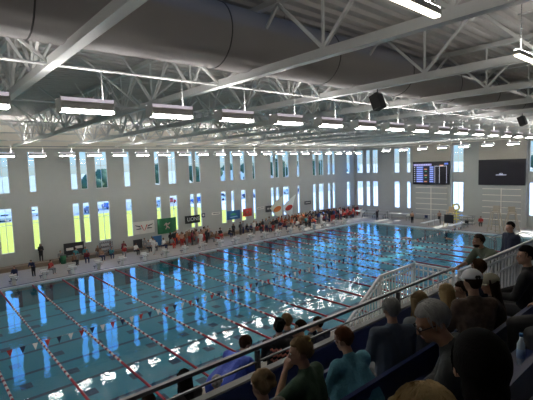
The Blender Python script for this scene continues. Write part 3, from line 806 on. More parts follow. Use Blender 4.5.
def body_caps(mb_,J,g=0,parts='all',long=True,fat=1.0,legs=True,detail=False,female=False):
    def c(a,b,ra,rb,n=10): mb_.cap(a,b,ra+g,rb+g,n)
    X=V((1,0,0))
    if parts in('all','top'):
        for s in(-1,1):
            c(J['pel']+X*s*.055*fat+V((0,0,.04)),J['belly']+X*s*.05*fat,.115*fat,.105*fat); c(J['belly']+X*s*.05*fat,J['chest']+X*s*.07,.105*fat,.108)
        c(J['shl'],J['shr'],.058,.058)
        c(J['chest'],J['nb'],.10,.062)
        for n in 'lr':
            c(J['chest']+(J['sh'+n]-J['chest'])*.5,J['sh'+n],.08,.06)
            c(J['sh'+n],J['el'+n],.054*(.5+.5*fat),.042)
            if parts=='all' or long: c(J['el'+n],J['wr'+n].lerp(J['el'+n],.06),.042,.029)
    if parts=='all':
        c(J['nb'],J['nb'].lerp(J['head'],.7),.056,.05)
    if parts in('all','bottom'):
        for s,n in((-1,'l'),(1,'r')):
            c(J['pel'],J['hip'+n],.12*fat,.10*fat); c(J['hip'+n],J['kn'+n],.088*fat,.060)
            if legs: c(J['kn'+n],J['an'+n],.056,.038)
            if parts=='all': c(J['an'+n],J['to'+n],.040,.028)
def head_caps(mb_,J,R,hc):
    """skull, jaw, nose, ears, brow; face towards +y in head space"""
    def P(x,y,z): return hc+R@V((x,y,z))
    mb_.ell(P(0,-.012,.02),(.074,.092,.095),16,12,R=R)
    mb_.ell(P(0,.030,-.045),(.056,.062,.066),14,10,R=R)
    mb_.cap(P(0,.088,.012),P(0,.105,-.022),.010,.014,8)
    mb_.cap(P(-.035,.075,.030),P(.035,.075,.030),.012,.012,8)
    mb_.cap(P(0,.078,-.085),P(0,.070,-.080),.020,.020,8)
    mb_.cap(P(-.018,.086,-.052),P(.018,.086,-.052),.008,.008,8)
    for s in(-1,1): mb_.ell(P(s*.078,-.005,-.008),(.012,.022,.033),8,6,R=R@Matrix.Rotation(.3,3,'X'))
def hand(mb_,J,n,curl=.5,point=None):
    s=-1 if n=='l' else 1
    w=J['wr'+n]; d=(w-J['el'+n]).normalized() if point is None else V(point).normalized()
    up=V((0,0,1)); sd=d.cross(up)
    if sd.length<.2: sd=V((1,0,0))
    sd.normalize(); nn=sd.cross(d).normalized()     # nn ~ up (back of the hand)
    kn=w+d*.085
    for k in(-1,-.33,.33,1): mb_.cap(w+sd*.012*k,kn+sd*.027*k,.015,.013,8)
    for k,L in((-1,.058),(-.33,.072),(.33,.076),(1,.066)):
        a=kn+sd*.028*k; b=a+(d*math.cos(curl)-nn*math.sin(curl))*L*.45; c_=b+(d*math.cos(curl*2)-nn*math.sin(curl*2))*L*.33; e_=c_+(d*math.cos(curl*2.8)-nn*math.sin(curl*2.8))*L*.25
        mb_.cap(a,b,.0095,.009,8); mb_.cap(b,c_,.009,.0085,8); mb_.cap(c_,e_,.0085,.0075,8)
    ts=sd*s*-1; a=w+d*.02+ts*.018; b=a+(d*.6+ts*.8-nn*.1).normalized()*.042; c_=b+(d*.9+ts*.2-nn*.4).normalized()*.03
    mb_.cap(a,b,.012,.011,8); mb_.cap(b,c_,.0105,.009,8)
def hair_mesh(J,R,hc,style,m,vox=.011,name='hair'):
    b=MB()
    def P(x,y,z): return hc+R@V((x,y,z))
    def fn(q):
        # recede at the face and below the nape
        f=1.0
        if q.y>.02 and q.z<.045: f=.70
        if q.z<-.04 and q.y>-.03: f=.68
        return q*f
    b.ell(P(0,-.016,.028),(.088,.106,.106),22,16,R=R,fn=fn)
    if style in('short','bald'): pass
    if style=='puff':
        for k in range(26):
            a=rnd.uniform(0,2*PI); e_=rnd.uniform(-.1,1.4); b.ell(P(.085*math.cos(a)*math.cos(e_),-.03+.085*math.sin(a)*math.cos(e_)-.02,.03+.1*math.sin(e_)),(.035,.035,.035),8,6)
    if style=='bob':
        b.ell(P(0,-.055,-.055),(.078,.058,.085),16,10,R=R); b.ell(P(0,-.02,.03),(.096,.114,.112),20,14,R=R,fn=fn)
    if style=='bun':
        b.ell(P(0,-.09,.10),(.035,.035,.032),10,8); b.cap(P(.0,-.10,-.02),P(0,-.07,-.06),.03,.02)
    if style=='lowbun':
        b.ell(P(0,-.12,.02),(.045,.04,.045),10,8)
    if style in('long','longer'):
        L=-.30 if style=='long' else -.38
        for k in range(-4,5):
            b.cap(P(.018*k,-.075+.004*k*k*.5,.03),P(.021*k,-.105+.0045*k*k,L+.012*abs(k)),.034,.020,8)
        for s in(-1,1): b.cap(P(s*.078,-.01,.03),P(s*.085,-.01,-.22),.026,.018,8); b.cap(P(s*.07,.03,.07),P(s*.088,.035,-.12),.020,.014,8)
    if style=='pony':
        b.cap(P(0,-.11,.06),P(0,-.15,.02),.024,.026); b.cap(P(0,-.15,.02),P(0,-.14,-.16),.026,.012)
    return remesh(b,name,m,vox,3)
def strands(R,hc,m,style,n=120):
    b=MB()
    for k in range(n):
        a=rnd.uniform(-.35,PI+.35)+PI      # sides and back
        top=rnd.uniform(.05,.5); end={'long':2.0,'longer':2.0}.get(style,rnd.uniform(1.4,2.05))
        pts=[]
        for i in range(6):
            t=top+(end-top)*i/5; g=1.0+.02*rnd.random()+(.05*rnd.random() if i==5 else 0)
            aa=a+.25*math.sin(t*2+k)
            pts.append(hc+R@V((.090*g*math.sin(t)*math.cos(aa),-.016+.108*g*math.sin(t)*math.sin(aa),.028+.108*g*math.cos(t))))
        if style in('long','longer') :
            p=pts[-1]; L=rnd.uniform(.16,.27)
            for i in range(1,4): pts.append(p+V(((p.x-hc.x)*.12*i+rnd.uniform(-.006,.006),(p.y-hc.y)*.10*i,-L*i/3)))
        b.tube(pts,[.0028]*(len(pts)-1)+[.0012],3)
    return b.mesh('hair_strands',m)
PEOPLE=[]
def person(label,loc,rz,kind='sit',top=None,bottom=None,hair='brown',style='short',skin=0,lean=.08,hy=0,hp=.15,roll=0,arms='lap',long=True,fat=1.0,female=False,
           scale=1.0,cap=None,hood=False,vox=.014,extra=None,side=0,target=None,beard=False,hands=True,group=None):
    J=skeleton(kind,lean,hy,hp,arms,female,side)
    R=Matrix.Rotation(hy,3,'Z')@Matrix.Rotation(roll,3,'Y')@Matrix.Rotation(-(lean*.5+hp),3,'X'); hc=J['head']+V((0,.01,.02))
    if target is not None:
        # put the head at the target: stand on the tread below it
        tx,ty,tz,fz=target
        hd=Matrix.Rotation(rz,3,'Z')@hc
        scale=max(.86,min(1.2,(tz-fz)/hd.z)); loc=(tx-hd.x*scale,ty-hd.y*scale,tz-hd.z*scale)
    e=empty('person',loc,rz); e.scale=(scale,)*3
    b=MB(); body_caps(b,J,0,'all',True,fat,female=female); head_caps(b,J,R,hc)
    if hands:
        for n in'lr': hand(b,J,n,.55)
    o=bpy.data.objects.new('body',remesh(b,'body',SK[skin],min(vox,.012),2)); C.objects.link(o); o.parent=e
    b=MB(); body_caps(b,J,.017,'top',long,fat)
    if hood: b.cap(J['nb']+V((-.06,-.06,0)),J['nb']+V((.06,-.06,0)),.06,.06)
    o=bpy.data.objects.new('jacket' if long else 'shirt',remesh(b,'top',top,vox,4)); C.objects.link(o); o.parent=e
    b=MB(); body_caps(b,J,.012,'bottom',True,fat)
    o=bpy.data.objects.new('trousers',remesh(b,'trousers',bottom or M['darkgrey'],vox,3)); C.objects.link(o); o.parent=e
    for n in'lr':
        b=MB(); b.cap(J['an'+n]+V((0,-.02,-.03)),J['to'+n]+V((0,.03,0)),.048,.040); b.box(J['an'+n].x-.045,J['an'+n].y-.06,0,J['an'+n].x+.045,J['to'+n].y+.06,.03)
        b.build('shoe',M['black'],e)
    if style!='bald':
        o=bpy.data.objects.new('hair',hair_mesh(J,R,hc,style,H[hair])); C.objects.link(o); o.parent=e
        if style!='puff' and not cap:
            o2=bpy.data.objects.new('hair_strands',strands(R,hc,H[hair],style,200 if vox<.012 else 90)); C.objects.link(o2); o2.parent=o; o2['kind']='stuff'
    def P(x,y,z): return hc+R@V((x,y,z))
    for s in(-1,1):
        b=MB(); b.ell(P(s*.031,.082,.012),(.013,.008,.008),8,6,R=R); b.build('eye',M['white'],e)
        b=MB(); b.ell(P(s*.031,.0885,.012),(.006,.004,.006),8,6,R=R); b.build('iris',M['black'],e)
    b=MB(); b.cap(P(-.02,.096,-.053),P(.02,.096,-.053),.004,.004,6); b.build('mouth',M['lips'],e)
    if beard:
        b=MB(); b.ell(P(0,.035,-.062),(.059,.064,.050),12,8,R=R); o=bpy.data.objects.new('beard',remesh(b,'beard',H['dark'],.012,2)); C.objects.link(o); o.parent=e
    if cap:
        b=MB()
        b.ell(P(0,-.012,.045),(.096,.112,.092),20,12,R=R,fn=lambda q: V((q.x,q.y,max(q.z,-.01))))
        c1=b.build('cap',cap,e)
        b=MB(); vs=[P(.085*math.cos(a),.07+.10*math.sin(a),.045-.012*math.cos(a)**2) for a in [PI*k/10 for k in range(11)]]; vs+=[v-R@V((0,0,.006)) for v in vs]
        n=11; b.add(vs,[tuple(range(n)),tuple(range(2*n-1,n-1,-1))]+[(i,n+i,n+i+1,i+1) for i in range(n-1)]); b.build('cap_brim',cap,c1)
        b=MB(); b.ell(P(0,-.112,.052),(.036,.012,.024),10,6,R=R); b.build('cap_opening',M['black'],c1)
    if extra: extra(e,J,R,hc)
    tag(e,label,'person',group); PEOPLE.append(e); return e
M['lips']=mat('lips',(.40,.15,.13),.5)
cl={'dkgreen':mat('dark_green_cotton',(.035,.075,.045),.85,bump=.3),'teal':mat('teal_heather_cotton',(.085,.27,.36),.85,var=.35,scale=45,bump=.3),
 'slate':mat('slate_blue_cotton',(.06,.08,.12),.85,bump=.3),'black':mat('black_cotton',(.016,.016,.018),.85,bump=.3),'char':mat('charcoal_cotton',(.035,.04,.042),.85,bump=.3),
 'camo':mat('brown_mottled_jacket',(.11,.075,.055),.85,var=.75,scale=22,bump=.3),'royal':mat('royal_blue_jersey',(.02,.06,.42),.6,bump=.2),'olive':mat('olive_polo',(.10,.12,.085),.85,bump=.3),
 'navy':mat('navy_jacket',(.012,.018,.045),.8,bump=.3),'pale':mat('pale_grey_knit',(.20,.22,.24),.85,bump=.3),'cap':mat('pale_cap_cotton',(.70,.71,.75),.8),'denim':mat('denim',(.04,.06,.11),.85),
 'greyj':mat('grey_puffer',(.05,.055,.06),.6,bump=.3),'dkbrown':mat('dark_brown_knit',(.045,.032,.026),.85,bump=.3)}
A,Cc,D,E_,F=4.5,6.0,6.34,6.68,7.0
def tgt(x,y,z,f): return (x,y,z,f)
# beyond the parapet
def hoodie_print(e,J,R,hc):
    c=J['chest']; cp=mat('coral_print',(.55,.16,.12),.8)
    for k in range(3):
        z=c.z+.06-.075*k; b=MB()
        pts=[(-.13+.26*i/12, c.y-.140+.012*abs(i-6)/6, z+.018*math.sin(i*2.1)) for i in range(13)]
        b.tube(pts,.016,6); b.build('back_print',cp,e)
person('seated person in a black hooded top with coral print, beyond the rail',None,-.75,top=cl['black'],hair='black',style='puff',lean=.12,hood=True,fat=1.15,extra=hoodie_print,target=tgt(.15,-31.55,6.03,A))
person('hunched person in a royal blue jersey leaning forward beyond the rail',None,-1.35,top=cl['royal'],hair='brown',style='short',lean=.85,hp=.1,fat=1.5,target=tgt(-.42,-31.3,5.82,A))
person('person in a dark top with pale face looking sideways, second beyond the rail',None,0,top=cl['black'],hair='dark',style='short',hy=.5,lean=.1,target=tgt(.68,-31.55,5.87,A),arms=('chin','lap'))
person('person in navy with hands at the face, rightmost of those beyond the rail',None,.2,top=cl['navy'],hair='dark',style='short',lean=.2,target=tgt(1.22,-31.5,5.78,A),arms=('chin','chin'))
person('sandy haired person just behind the black hooded spectator beyond the rail',None,-.3,top=cl['char'],hair='dirty',style='short',lean=.05,target=tgt(.62,-31.25,5.93,A))
person('person with grey curly hair low beyond the parapet, left of the blue jersey',None,-.3,top=cl['char'],hair='grey',style='puff',lean=.2,target=tgt(-1.25,-31.6,5.55,A))
person('dark haired person in black at bottom left beyond the rail',None,0,top=cl['black'],hair='black',style='long',lean=.15,female=True,target=tgt(-1.75,-31.5,5.78,A))
person('person in dark clothes beyond the rail, at the very bottom left of the stand',None,.2,top=cl['char'],hair='dark',style='short',lean=.3,target=tgt(-2.35,-31.55,5.68,A))
# seated on the rows
def scrunchie(e,J,R,hc):
    b=MB(); p=hc+R@V((0,-.085,.085)); b.tube([p+R@V((.028*math.cos(a*PI/6),.028*math.sin(a*PI/6),.0)) for a in range(12)],.010,6,closed=True); b.build('hair_tie',M['yellow'],e)
person('woman in a dark green T-shirt with hair tied up, face turned left',None,.25,top=cl['dkgreen'],hair='dirty',style='bun',lean=.15,hy=.55,female=True,fat=1.1,long=False,arms=('chin','lap'),target=tgt(-2.09,-34.3,7.23,Cc),extra=scrunchie)
person('woman in a teal heather T-shirt with short auburn hair looking down',None,-.15,top=cl['teal'],hair='auburn',style='short',lean=.22,hy=.25,hp=.3,female=True,fat=1.7,long=False,target=tgt(-1.47,-34.3,7.15,Cc),bottom=cl['denim'])
person('grey haired man in a slate blue shirt seated right of the woman in teal',None,-.55,top=cl['slate'],hair='grey',style='short',lean=.05,fat=1.15,target=tgt(-.69,-34.35,7.27,Cc),arms='cross')
person('woman with long light brown hair and a pale knit top before the parapet',None,-.45,top=cl['pale'],hair='dirty',style='longer',lean=.05,female=True,target=tgt(-.08,-34.35,7.21,Cc))
person('woman with wavy blond hair in a dark top, left of the capped man',None,-.2,top=cl['black'],hair='blond',style='long',lean=.1,hy=.2,female=True,target=tgt(.60,-34.35,7.16,Cc))
person('man in a brown mottled jacket and pale baseball cap seen from behind',None,-.65,top=cl['camo'],hair='dark',style='short',lean=.08,fat=.95,cap=cl['cap'],target=tgt(-.16,-35.0,7.60,D),hy=0,female=True)
person('woman in a pale cap and long dark hair, right of the capped man',None,.3,top=cl['dkbrown'],hair='dark',style='longer',lean=.08,hy=.6,female=True,cap=mat('beige_cap',(.36,.34,.26),.8),target=tgt(.32,-35.0,7.47,D))
person('short haired person partly hidden behind the pale baseball cap',None,-.4,top=cl['navy'],hair='brown',style='short',lean=.05,target=tgt(1.62,-34.35,7.30,Cc))
person('person in navy between the blond woman and the capped man',None,.1,top=cl['navy'],hair='dark',style='short',hy=.6,lean=.1,target=tgt(.98,-34.38,7.12,Cc))
person('dark haired man in black seated at the right edge before the railing',None,.15,top=cl['black'],hair='black',style='short',lean=.0,hy=.5,target=tgt(1.50,-35.0,7.60,D))
person('person in a grey puffer jacket cut off by the right edge',None,.9,top=cl['greyj'],hair='black',style='short',lean=.05,fat=1.15,target=tgt(.18,-35.7,7.93,E_),arms='cross')
def glasses(e,J,R,hc):
    b=MB()
    def P(x,y,z): return hc+R@V((x,y,z))
    for s in(-1,1):
        b.tube([P(s*.034+.022*math.cos(a*PI/6),.098,.012+.016*math.sin(a*PI/6)) for a in range(12)],.003,6,closed=True); b.tube([P(s*.056,.098,.014),P(s*.085,.0,.012)],.003,6)
    b.tube([P(-.012,.099,.014),P(.012,.099,.014)],.003,6); b.build('glasses',M['black'],e)
person('elderly man with silver hair and glasses in dark clothes, head bowed left',None,.35,top=cl['char'],hair='white',style='short',skin=1,lean=.32,hy=.45,hp=.35,fat=1.0,target=tgt(-2.2,-35.6,7.89,E_),extra=glasses,vox=.010)
person('person with glossy black hair and dark top, nearest the camera at right',None,-1.0,top=cl['black'],hair='black',style='bob',lean=.0,hy=.1,target=tgt(-3.19,-36.28,8.19,F),vox=.009)
person('blond person whose crown shows at the bottom edge of the picture',None,-.6,top=cl['black'],hair='blond',style='long',lean=.0,female=True,target=tgt(-3.66,-36.33,8.20,F),vox=.010)
patt=mat('patterned_headwrap',(.16,.12,.09),.8,var=.95,scale=45)
person('person with fuzzy brown hair and patterned top at the bottom left of centre',None,0,top=patt,hair='dirty',style='puff',lean=.05,female=True,target=tgt(-2.60,-34.35,7.13,Cc))
# standing beyond the walkway railing
person('bearded man in an olive polo leaning on the white walkway railing',None,.95,kind='stand',top=cl['olive'],hair='dark',style='short',skin=1,lean=.85,hp=-.35,long=False,beard=True,arms='lean',fat=1.2,target=tgt(4.48,-33.2,7.15,5.3),vox=.012)
person('dark haired person standing in a navy jacket beyond the white railing',None,1.0,kind='stand',top=cl['navy'],hair='black',style='short',lean=.02,long=True,arms='down',target=tgt(7.23,-32.9,7.09,5.3))
# water bottle between the seats
e=empty('water_bottle',(-.69,-35.64,7.30)); tag(e,'clear plastic water bottle with a blue cap and label at right','bottle')
clear=mat('clear_plastic',(.55,.65,.75),.2)
b=MB(); b.tube([(0,0,-.20),(0,0,-.02),(0,0,.02),(0,0,.05)],[.033,.033,.016,.013],14); b.build('bottle_body',clear,e)
b=MB(); b.tube([(0,0,.05),(0,0,.075)],.016,12); b.build('cap',M['blue'],e)
b=MB(); b.tube([(0,0,-.14),(0,0,-.06)],.0345,14); b.build('label',mat('bottle_label',(.30,.45,.70),.5),e)
e['label']='clear plastic water bottle with a blue cap standing on the bench at right'

for m_ in H.values(): m_.node_tree.nodes['Principled BSDF'].inputs['Specular IOR Level'].default_value=.2
# ---- the crowd on the far deck: prototypes shared by many people
def proto(kind,lean,arms,style,female,long):
    J=skeleton(kind,lean,0,.1,arms,female); R=Matrix.Rotation(-.1,3,'X'); hc=J['head']+V((0,.01,.02)); d={}
    b=MB(); body_caps(b,J,0,'all',True,1.0); b.ell(hc+V((0,0,0)),(.076,.095,.115),12,10); b.cap(hc+V((0,.09,0)),hc+V((0,.10,-.02)),.014,.014)
    for n in'lr':
        w=J['wr'+n]; dd=(w-J['el'+n]).normalized(); b.cap(w,w+dd*.09,.035,.025)
    d['body']=remesh(b,'body',SK[0],.03,2)
    b=MB(); body_caps(b,J,.022,'top',long,1.0); d['shirt']=remesh(b,'shirt',M['red'],.03,2)
    b=MB(); body_caps(b,J,.016,'bottom',long,1.0); d['shorts']=remesh(b,'shorts',M['black'],.03,2)
    d['hair']=hair_mesh(J,R,hc,style,H['brown'],.022)
    for k,me in d.items():
        pass
    return d
PR=[proto('stand',.03,'down','short',False,False),proto('stand',.05,'cross','long',True,True),proto('sit',.15,'lap','short',False,False),
    proto('sit',.35,'chin','pony',True,True),proto('stand',.5,'lap','short',False,False),proto('stand',.0,('up','down'),'pony',True,False)]
PN=['standing','folding arms','sitting','hunched','bending','raising an arm']
colr={'red':(.45,.035,.03),'orange':(.55,.14,.05),'black':(.02,.02,.022),'navy':(.02,.03,.09),'white':(.72,.70,.66),'grey':(.22,.22,.22),'maroon':(.18,.02,.03),'teal':(.05,.25,.28),'brown':(.22,.12,.07),'blue':(.03,.07,.22),'green':(.04,.10,.06),'bare-chested':None}
cm={k:(mat('cloth_'+k.replace(' ','_'),v,.85) if v else None) for k,v in colr.items()}
crowd=[]
def crowd_person(k,x,y,z,rz,colour,hair,skin,lowm):
    d=PR[k]; e=empty('person',(x,y,z),rz); s=rnd.uniform(.92,1.05); e.scale=(s,s,s)
    for nm,me in d.items():
        if nm=='shirt' and colour=='bare-chested': continue
        o=bpy.data.objects.new(nm,me); C.objects.link(o); o.parent=e
        o.material_slots[0].link='OBJECT'
        o.material_slots[0].material={'body':SK[skin],'shirt':cm[colour] or SK[skin],'shorts':lowm,'hair':H[hair]}[nm]
    crowd.append([e,k,colour,hair,x,y])
    return e
LM=[(3,'left of the long black sign'),(7.4,'below the long black sign'),(10.3,'by the equipment rack'),(15,'below the white V banner'),(17.8,'below the green banner'),(21.2,'below the black banner'),
    (24.5,'left of the blue banner'),(27.4,'below the blue banner'),(29.8,'below the red brown banner'),(33.6,'below the charcoal banner'),(37.5,'by the feather flags'),(42,'right of the feather flags'),(47,'near the window wall corner'),(51,'by the corner of the hall')]
hk=['dark','brown','black','blond','auburn']
def cluster(x0,x1,n,ys,ks,cols,skins=(0,0,1,2)):
    for i in range(n):
        x=x0+(x1-x0)*(i+rnd.uniform(.35,.65))/n; y=ys[i%len(ys)]+rnd.uniform(-.1,.1); k=rnd.choice(ks)
        z=.1
        if y>5.4 and k in(2,3): y=6.26; z=.1
        elif y>5.5: y=5.5
        crowd_person(k,x,y,z,rnd.uniform(2.4,3.9) if k in(2,3) or rnd.random()<.6 else rnd.uniform(-.6,.6),rnd.choice(cols),rnd.choice(hk),rnd.choice(skins),rnd.choice([cm['black'],cm['navy'],cm['grey'],cm['red']]))
cluster(5.6,13.0,12,(6.0,4.2),(2,3,2),['white','maroon','grey','brown','red','teal'])
cluster(.5,5,3,(2.2,),(4,2),['red','maroon','navy'])
cluster(13.5,17.0,8,(6.0,4.4),(2,3),['grey','white','maroon','black'])
cluster(17.3,22.5,24,(6.0,5.0,3.8),(0,1,2,3,5),['brown','orange','bare-chested','maroon','black','brown','bare-chested'],(0,1,1))
cluster(22.8,25.5,4,(6.0,5.0),(2,3),['black','grey','white'])
crowd_person(1,25.9,5.0,.1,2.8,'black','dark',1,cm['black']); crowd_person(0,27.0,5.0,.1,3.3,'black','black',1,cm['black']); crowd_person(2,29.1,5.5,.1,3.1,'navy','dark',0,cm['black'])
cluster(27.6,31,6,(6.0,4.0),(2,3,0),['grey','white','maroon','black'])
cluster(30.5,34,17,(6.0,5.1,3.9),(0,1,2,3),['black','navy','maroon','black','grey'])
cluster(34,39,30,(6.0,5.1,4.2,3.2),(0,1,2,3,5),['orange','red','brown','bare-chested','black','orange','white'],(0,1,1))
cluster(39,45,34,(6.0,5.0,4.0),(0,1,2,3,5),['black','navy','grey','blue','black','maroon'])
cluster(45,49.5,26,(6.0,5.0,4.0),(0,1,2,3),['red','red','black','red','green','white'])
cluster(49.5,52.5,5,(5.6,4.9),(0,1),['black','maroon','grey'])
# officials close to the blocks
for x,kk,c_ in((19.6,0,'white'),(36.6,0,'teal'),(37.4,0,'maroon'),(39.8,1,'white'),(49.3,5,'white'),(13.9,0,'white')):
    crowd_person(kk,x,2.6,.1,rnd.uniform(-.5,.5)+PI,c_,'brown',0,cm['white'] if c_=='white' else cm['black'])
e=crowd_person(1,4.35,6.5,.5,PI,'black','black',2,cm['black']); crowd[-1][5]=99
tag(e,'person in black standing alone on the ledge below the narrow window at left','person')
sp=[(0,48.6,-6.6,'bare-chested','swimmer standing bare-chested on the end deck, left of the chairs'),(0,50.9,-9.4,'bare-chested','tanned swimmer standing by the end wall under the scoreboard'),
    (5,48.4,-1.0,'black','person in black with raised arm near the low bleacher'),(2,51.0,-14.9,'red','person in red sitting by the end wall between the boards')]
for k,x,y,c_,lab in sp:
    e=crowd_person(k,x,y,.1,PI/2+.3,c_,'dark',1,cm['black']); crowd[-1][5]=99; tag(e,lab,'person')
# unique labels
pre={}
for c_ in crowd:
    if c_[5]==99: continue
    e,k,colour,hair,x,y=c_
    lm=min(LM,key=lambda q:abs(q[0]-x))[1]
    dep='against the wall' if y>5.5 else ('mid deck' if y>3 else 'near the blocks')
    what=('%s-haired shirtless swimmer'%hair if colour=='bare-chested' else '%s-haired person in %s'%(hair,colour))
    what=what.replace('dark-haired','dark-haired')
    pre.setdefault((what,PN[k],lm,dep),[]).append(c_)
for (what,pn,lm,dep),L in pre.items():
    L.sort(key=lambda q:q[4])
    for i,c_ in enumerate(L):
        lab='%s %s %s, %s'%(what,pn,dep,lm)
        if len(L)>1: lab='%s %s %s, %s, %s'%(what,pn,dep,lm,ORD[i])
        w=lab.split()
        tag(c_[0],lab,'person','team crowd on the far deck')
# heads of swimmers in the water
def swimmer(x,y,rz,label,capm):
    e=empty('swimmer',(x,y,0),rz); tag(e,label,'swimmer','swimmers in the pool')
    b=MB(); b.ell((0,0,.05),(.08,.1,.1),12,8); b.cap((-.17,-.2,-.02),(.17,-.2,-.02),.07,.07); b.cap((0,-.2,-.03),(0,-.75,-.06),.14,.11); b.cap((.17,-.2,0),(.25,.15,.12),.05,.04); b.cap((.25,.15,.12),(.18,.42,.0),.04,.03); b.cap((-.17,-.2,0),(-.28,-.5,-.05),.05,.035); b.cap((-.08,-.75,-.06),(-.08,-1.4,-.10),.08,.05); b.cap((.08,-.75,-.06),(.08,-1.4,-.08),.08,.05); b.cap((0,-.2,-.02),(0,-.05,.02),.05,.05)
    o=bpy.data.objects.new('body',remesh(b,'body',SK[1],.02,2)); C.objects.link(o); o.parent=e
    b=MB(); b.ell((0,-.01,.08),(.085,.105,.09),12,8); b.build('swim_cap',capm,e)
sw=[(31.9,-4.5),(34.1,-9),(36.4,-6),(38.6,-12),(40.7,-3.5),(42.9,-8),(27.5,-3),(29.7,-11),(41,-15)]
for i,(x,y) in enumerate(sw):
    swimmer(x,y,PI if i%2 else 0,'swimmer with a %s cap in the right part of the pool, %s from the left'%(('white','red','black')[i%3],ORD[sorted(s_[0] for s_ in sw).index(x)]),(M['white'],M['red'],M['black'])[i%3])

# ------------------------------------------------------------------ outside the windows
mb=MB(); mb.box(-200,YW+TH,-.25,45,52,-.05); struct(mb.build('ground_lawn',M['grass']))
mb=MB(); mb.box(XE+TH,-200,-.25,260,52,-.05); mb.box(45,YW+TH+.5,-.25,XE+TH,52,-.03); struct(mb.build('ground_pavement',mat('pale_pavement',(.66,.68,.70),.9,var=.1,scale=.4)))
mb=MB(); mb.box(-200,52,-.25,260,76,-.04); struct(mb.build('ground_parking',M['asphalt']))
mb=MB(); mb.box(-900,76,-.3,1600,1500,-.06); mb.box(260,-900,-.3,1600,76,-.06); struct(mb.build('ground_field',M['sand']))
def car_tree():
    e=empty('parked_car')
    b=MB(); prof=[(-2.2,.35),(-2.25,.75),(-2.0,.95),(-1.2,1.0),(-.7,1.42),(.7,1.45),(1.35,1.05),(2.1,.95),(2.25,.7),(2.2,.35)]
    vs=[(x,s*(.85 if z<1.1 else .68),z) for s in(-1,1) for x,z in prof]; n=len(prof)
    b.add(vs,[tuple(range(n)),tuple(range(2*n-1,n-1,-1))]+[(i,n+i,n+(i+1)%n,(i+1)%n) for i in range(n)]); b.build('car_body',M['white'],e)
    b=MB(); 
    for s in(-1,1): b.box(-.75,s*.80-.03,1.02,.8,s*.80+.03,1.34)
    b.box(-1.12,-.6,1.06,-.98,.6,1.30); b.box(1.05,-.6,1.1,1.2,.6,1.30); b.build('car_windows',M['carglass'],e)
    for sx in(-1.35,1.35):
        for sy in(-.8,.8):
            b=MB(); b.tube([(sx,sy-.1,.33),(sx,sy+.1,.33)],.33,14); b.build('wheel',M['tyre'],e)
    return e
car=car_tree(); carc=[('white',(.75,.75,.75)),('blue',(.05,.12,.40)),('dark grey',(.08,.08,.09)),('silver',(.5,.5,.52)),('navy',(.03,.05,.16)),('red',(.4,.05,.04))]
cms={k:mat('car_'+k.replace(' ','_'),v,.25,.2) for k,v in carc}
seq=['white','blue','silver','white','dark grey','navy','blue','white','silver','red','blue','white','dark grey','navy','silver','blue','white','navy']
for i,cn in enumerate(seq):
    x=-2+5.4*i+rnd.uniform(-.3,.3); y=55+ (0 if i%3 else 6)
    o=car if i==0 else copy_tree(car)
    o.location=(x,y,-.04); o.rotation_euler=(0,0,rnd.choice((PI/2,0,PI/2)))
    for ch in o.children:
        if ch.name.startswith('car_body'): ch.material_slots[0].link='OBJECT'; ch.material_slots[0].material=cms[cn]
    tag(o,'%s car parked outside beyond the lawn, %s from the left'%(cn,ORD[i]),'car','cars parked outside the windows')
def tree(x,y,h,r,label):
    e=empty('tree',(x,y,-.1)); tag(e,label,'tree','trees outside the windows')
    b=MB(); b.tube([(0,0,0),(.1,0,h*.4),(0,.1,h*.7)],[r*.09,r*.06,r*.03],8); b.build('trunk',M['trunk'],e)
    b=MB()
    for k in range(9):
        a=rnd.uniform(0,2*PI); q=rnd.uniform(0,.6)*r; s=rnd.uniform(.4,.62)*r
        b.ell((q*math.cos(a),q*math.sin(a),h*.62+rnd.uniform(-.22,.25)*h),(s,s,s*.85),10,8,fn=lambda v: v*(1+.16*math.sin(v.x*5+v.y*3)*math.cos(v.z*4+v.x*2)))
    b.build('crown',M['leaf'],e)
tx=[(44,115,7,4.5),(54,132,10,5),(66,118,9,4.5),(78,135,11,6),(90,118,9,5),(104,128,11,7),(124,122,10,6),(140,120,11,6.5),(163,118,11,7),(210,260,11,8),(260,280,12,8),(330,300,12,9),(400,320,13,9),(330,60,9,7),(300,20,8,6),(290,-60,8,6)]
for i,(x,y,h,r) in enumerate(tx): tree(x,y,h,r,'leafy tree outside, %s from the left through the windows'%ORD[i])
def bld(x,y,w,d,h,label):
    e=empty('building',(x,y,-.05)); tag(e,label,'building')
    b=MB(); b.box(-w/2,0,0,w/2,d,h); b.build('wall',M['bldg'],e)
    b=MB(); b.box(-w/2-.5,-.5,h,w/2+.5,d+.5,h+.6); b.build('roof',M['lamp_body'],e)
    for k in range(int(w/6)): 
        b=MB(); b.box(-w/2+2+6*k,-.06,1,-w/2+4.5+6*k,0,3); b.build('window',M['carglass'],e)
bld(150,150,60,20,6,'long pale low building outside beyond the parking area')
bld(300,220,90,25,8,'wide pale building far outside toward the right windows')
bld(-20,210,50,20,6,'pale low building outside at the far left')
e=empty('lamp_post',(5.1,53.3,-.05)); tag(e,'tall dark lamp post outside on the parking edge at left','lamp post')
b=MB(); b.tube([(0,0,0),(0,0,7.5)],[.11,.07],10); b.build('pole',M['darkgrey'],e)
b=MB(); b.box(-.5,-.15,7.45,.5,.15,7.6); b.build('lamp_head',M['darkgrey'],e)

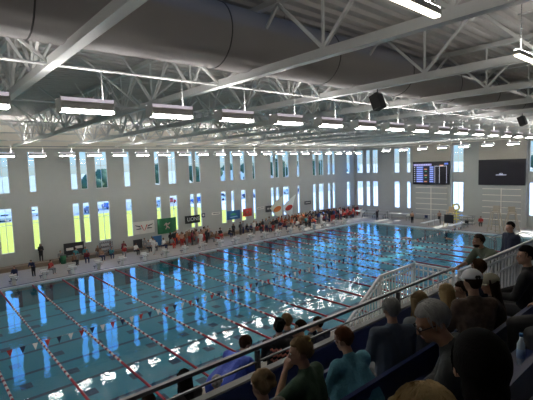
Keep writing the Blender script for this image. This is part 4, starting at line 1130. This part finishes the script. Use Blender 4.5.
# ------------------------------------------------------------------ light and sky
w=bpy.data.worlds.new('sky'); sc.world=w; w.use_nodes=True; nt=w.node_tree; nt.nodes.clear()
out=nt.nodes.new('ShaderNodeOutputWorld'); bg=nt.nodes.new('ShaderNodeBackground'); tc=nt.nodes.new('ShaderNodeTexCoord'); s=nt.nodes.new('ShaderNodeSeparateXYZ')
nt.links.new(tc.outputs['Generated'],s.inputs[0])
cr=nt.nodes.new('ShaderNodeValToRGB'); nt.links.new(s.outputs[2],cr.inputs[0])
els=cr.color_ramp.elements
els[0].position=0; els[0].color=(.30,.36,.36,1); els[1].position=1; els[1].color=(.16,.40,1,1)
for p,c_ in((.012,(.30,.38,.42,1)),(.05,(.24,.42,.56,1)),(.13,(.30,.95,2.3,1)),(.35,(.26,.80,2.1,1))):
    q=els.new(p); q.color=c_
nz=nt.nodes.new('ShaderNodeTexNoise'); nz.inputs['Scale'].default_value=3.5; nz.inputs['Detail'].default_value=5; nt.links.new(tc.outputs['Generated'],nz.inputs['Vector'])
mr=nt.nodes.new('ShaderNodeMapRange'); mr.inputs[1].default_value=.52; mr.inputs[2].default_value=.75; mr.inputs[3].default_value=0; mr.inputs[4].default_value=.55
nt.links.new(nz.outputs['Fac'],mr.inputs[0])
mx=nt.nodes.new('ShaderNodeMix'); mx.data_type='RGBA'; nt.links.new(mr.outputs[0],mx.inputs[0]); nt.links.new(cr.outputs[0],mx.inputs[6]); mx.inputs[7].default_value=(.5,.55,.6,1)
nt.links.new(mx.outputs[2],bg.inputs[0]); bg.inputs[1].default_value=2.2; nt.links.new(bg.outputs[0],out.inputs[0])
sl=bpy.data.lights.new('sun','SUN'); sl.energy=10.0; sl.angle=.01; sl.color=(1,.95,.86)
so=bpy.data.objects.new('sun',sl); C.objects.link(so)
d=V((-1,-.06,-.56)).normalized(); so.rotation_euler=d.to_track_quat('-Z','Y').to_euler(); so.location=(80,0,40)

# ------------------------------------------------------------------ camera
yaw,pit,rol=0.713414962,-0.0834269283,-0.0323532518
f=V((math.sin(yaw)*math.cos(pit),math.cos(yaw)*math.cos(pit),math.sin(pit)))
r=V((math.cos(yaw),-math.sin(yaw),0)); u=r.cross(f)
r2=r*math.cos(rol)+u*math.sin(rol); u2=-r*math.sin(rol)+u*math.cos(rol)
cam=bpy.data.cameras.new('camera'); cam.lens=36*412.379/533; cam.sensor_width=36; cam.clip_start=.05; cam.clip_end=3000
co=bpy.data.objects.new('camera',cam); C.objects.link(co)
m=Matrix.Identity(4)
for i in range(3): m[i][0]=r2[i]; m[i][1]=u2[i]; m[i][2]=-f[i]
m[0][3],m[1][3],m[2][3]=-4.63401820,-36.8483516,8.91225069
co.matrix_world=m; sc.camera=co
sc.view_settings.view_transform='Standard'; sc.view_settings.look='None'; sc.view_settings.gamma=1; sc.view_settings.exposure=0
sc.cycles.use_denoising=True; sc.cycles.max_bounces=8; sc.cycles.diffuse_bounces=5; sc.cycles.transparent_max_bounces=12; sc.cycles.sample_clamp_indirect=8
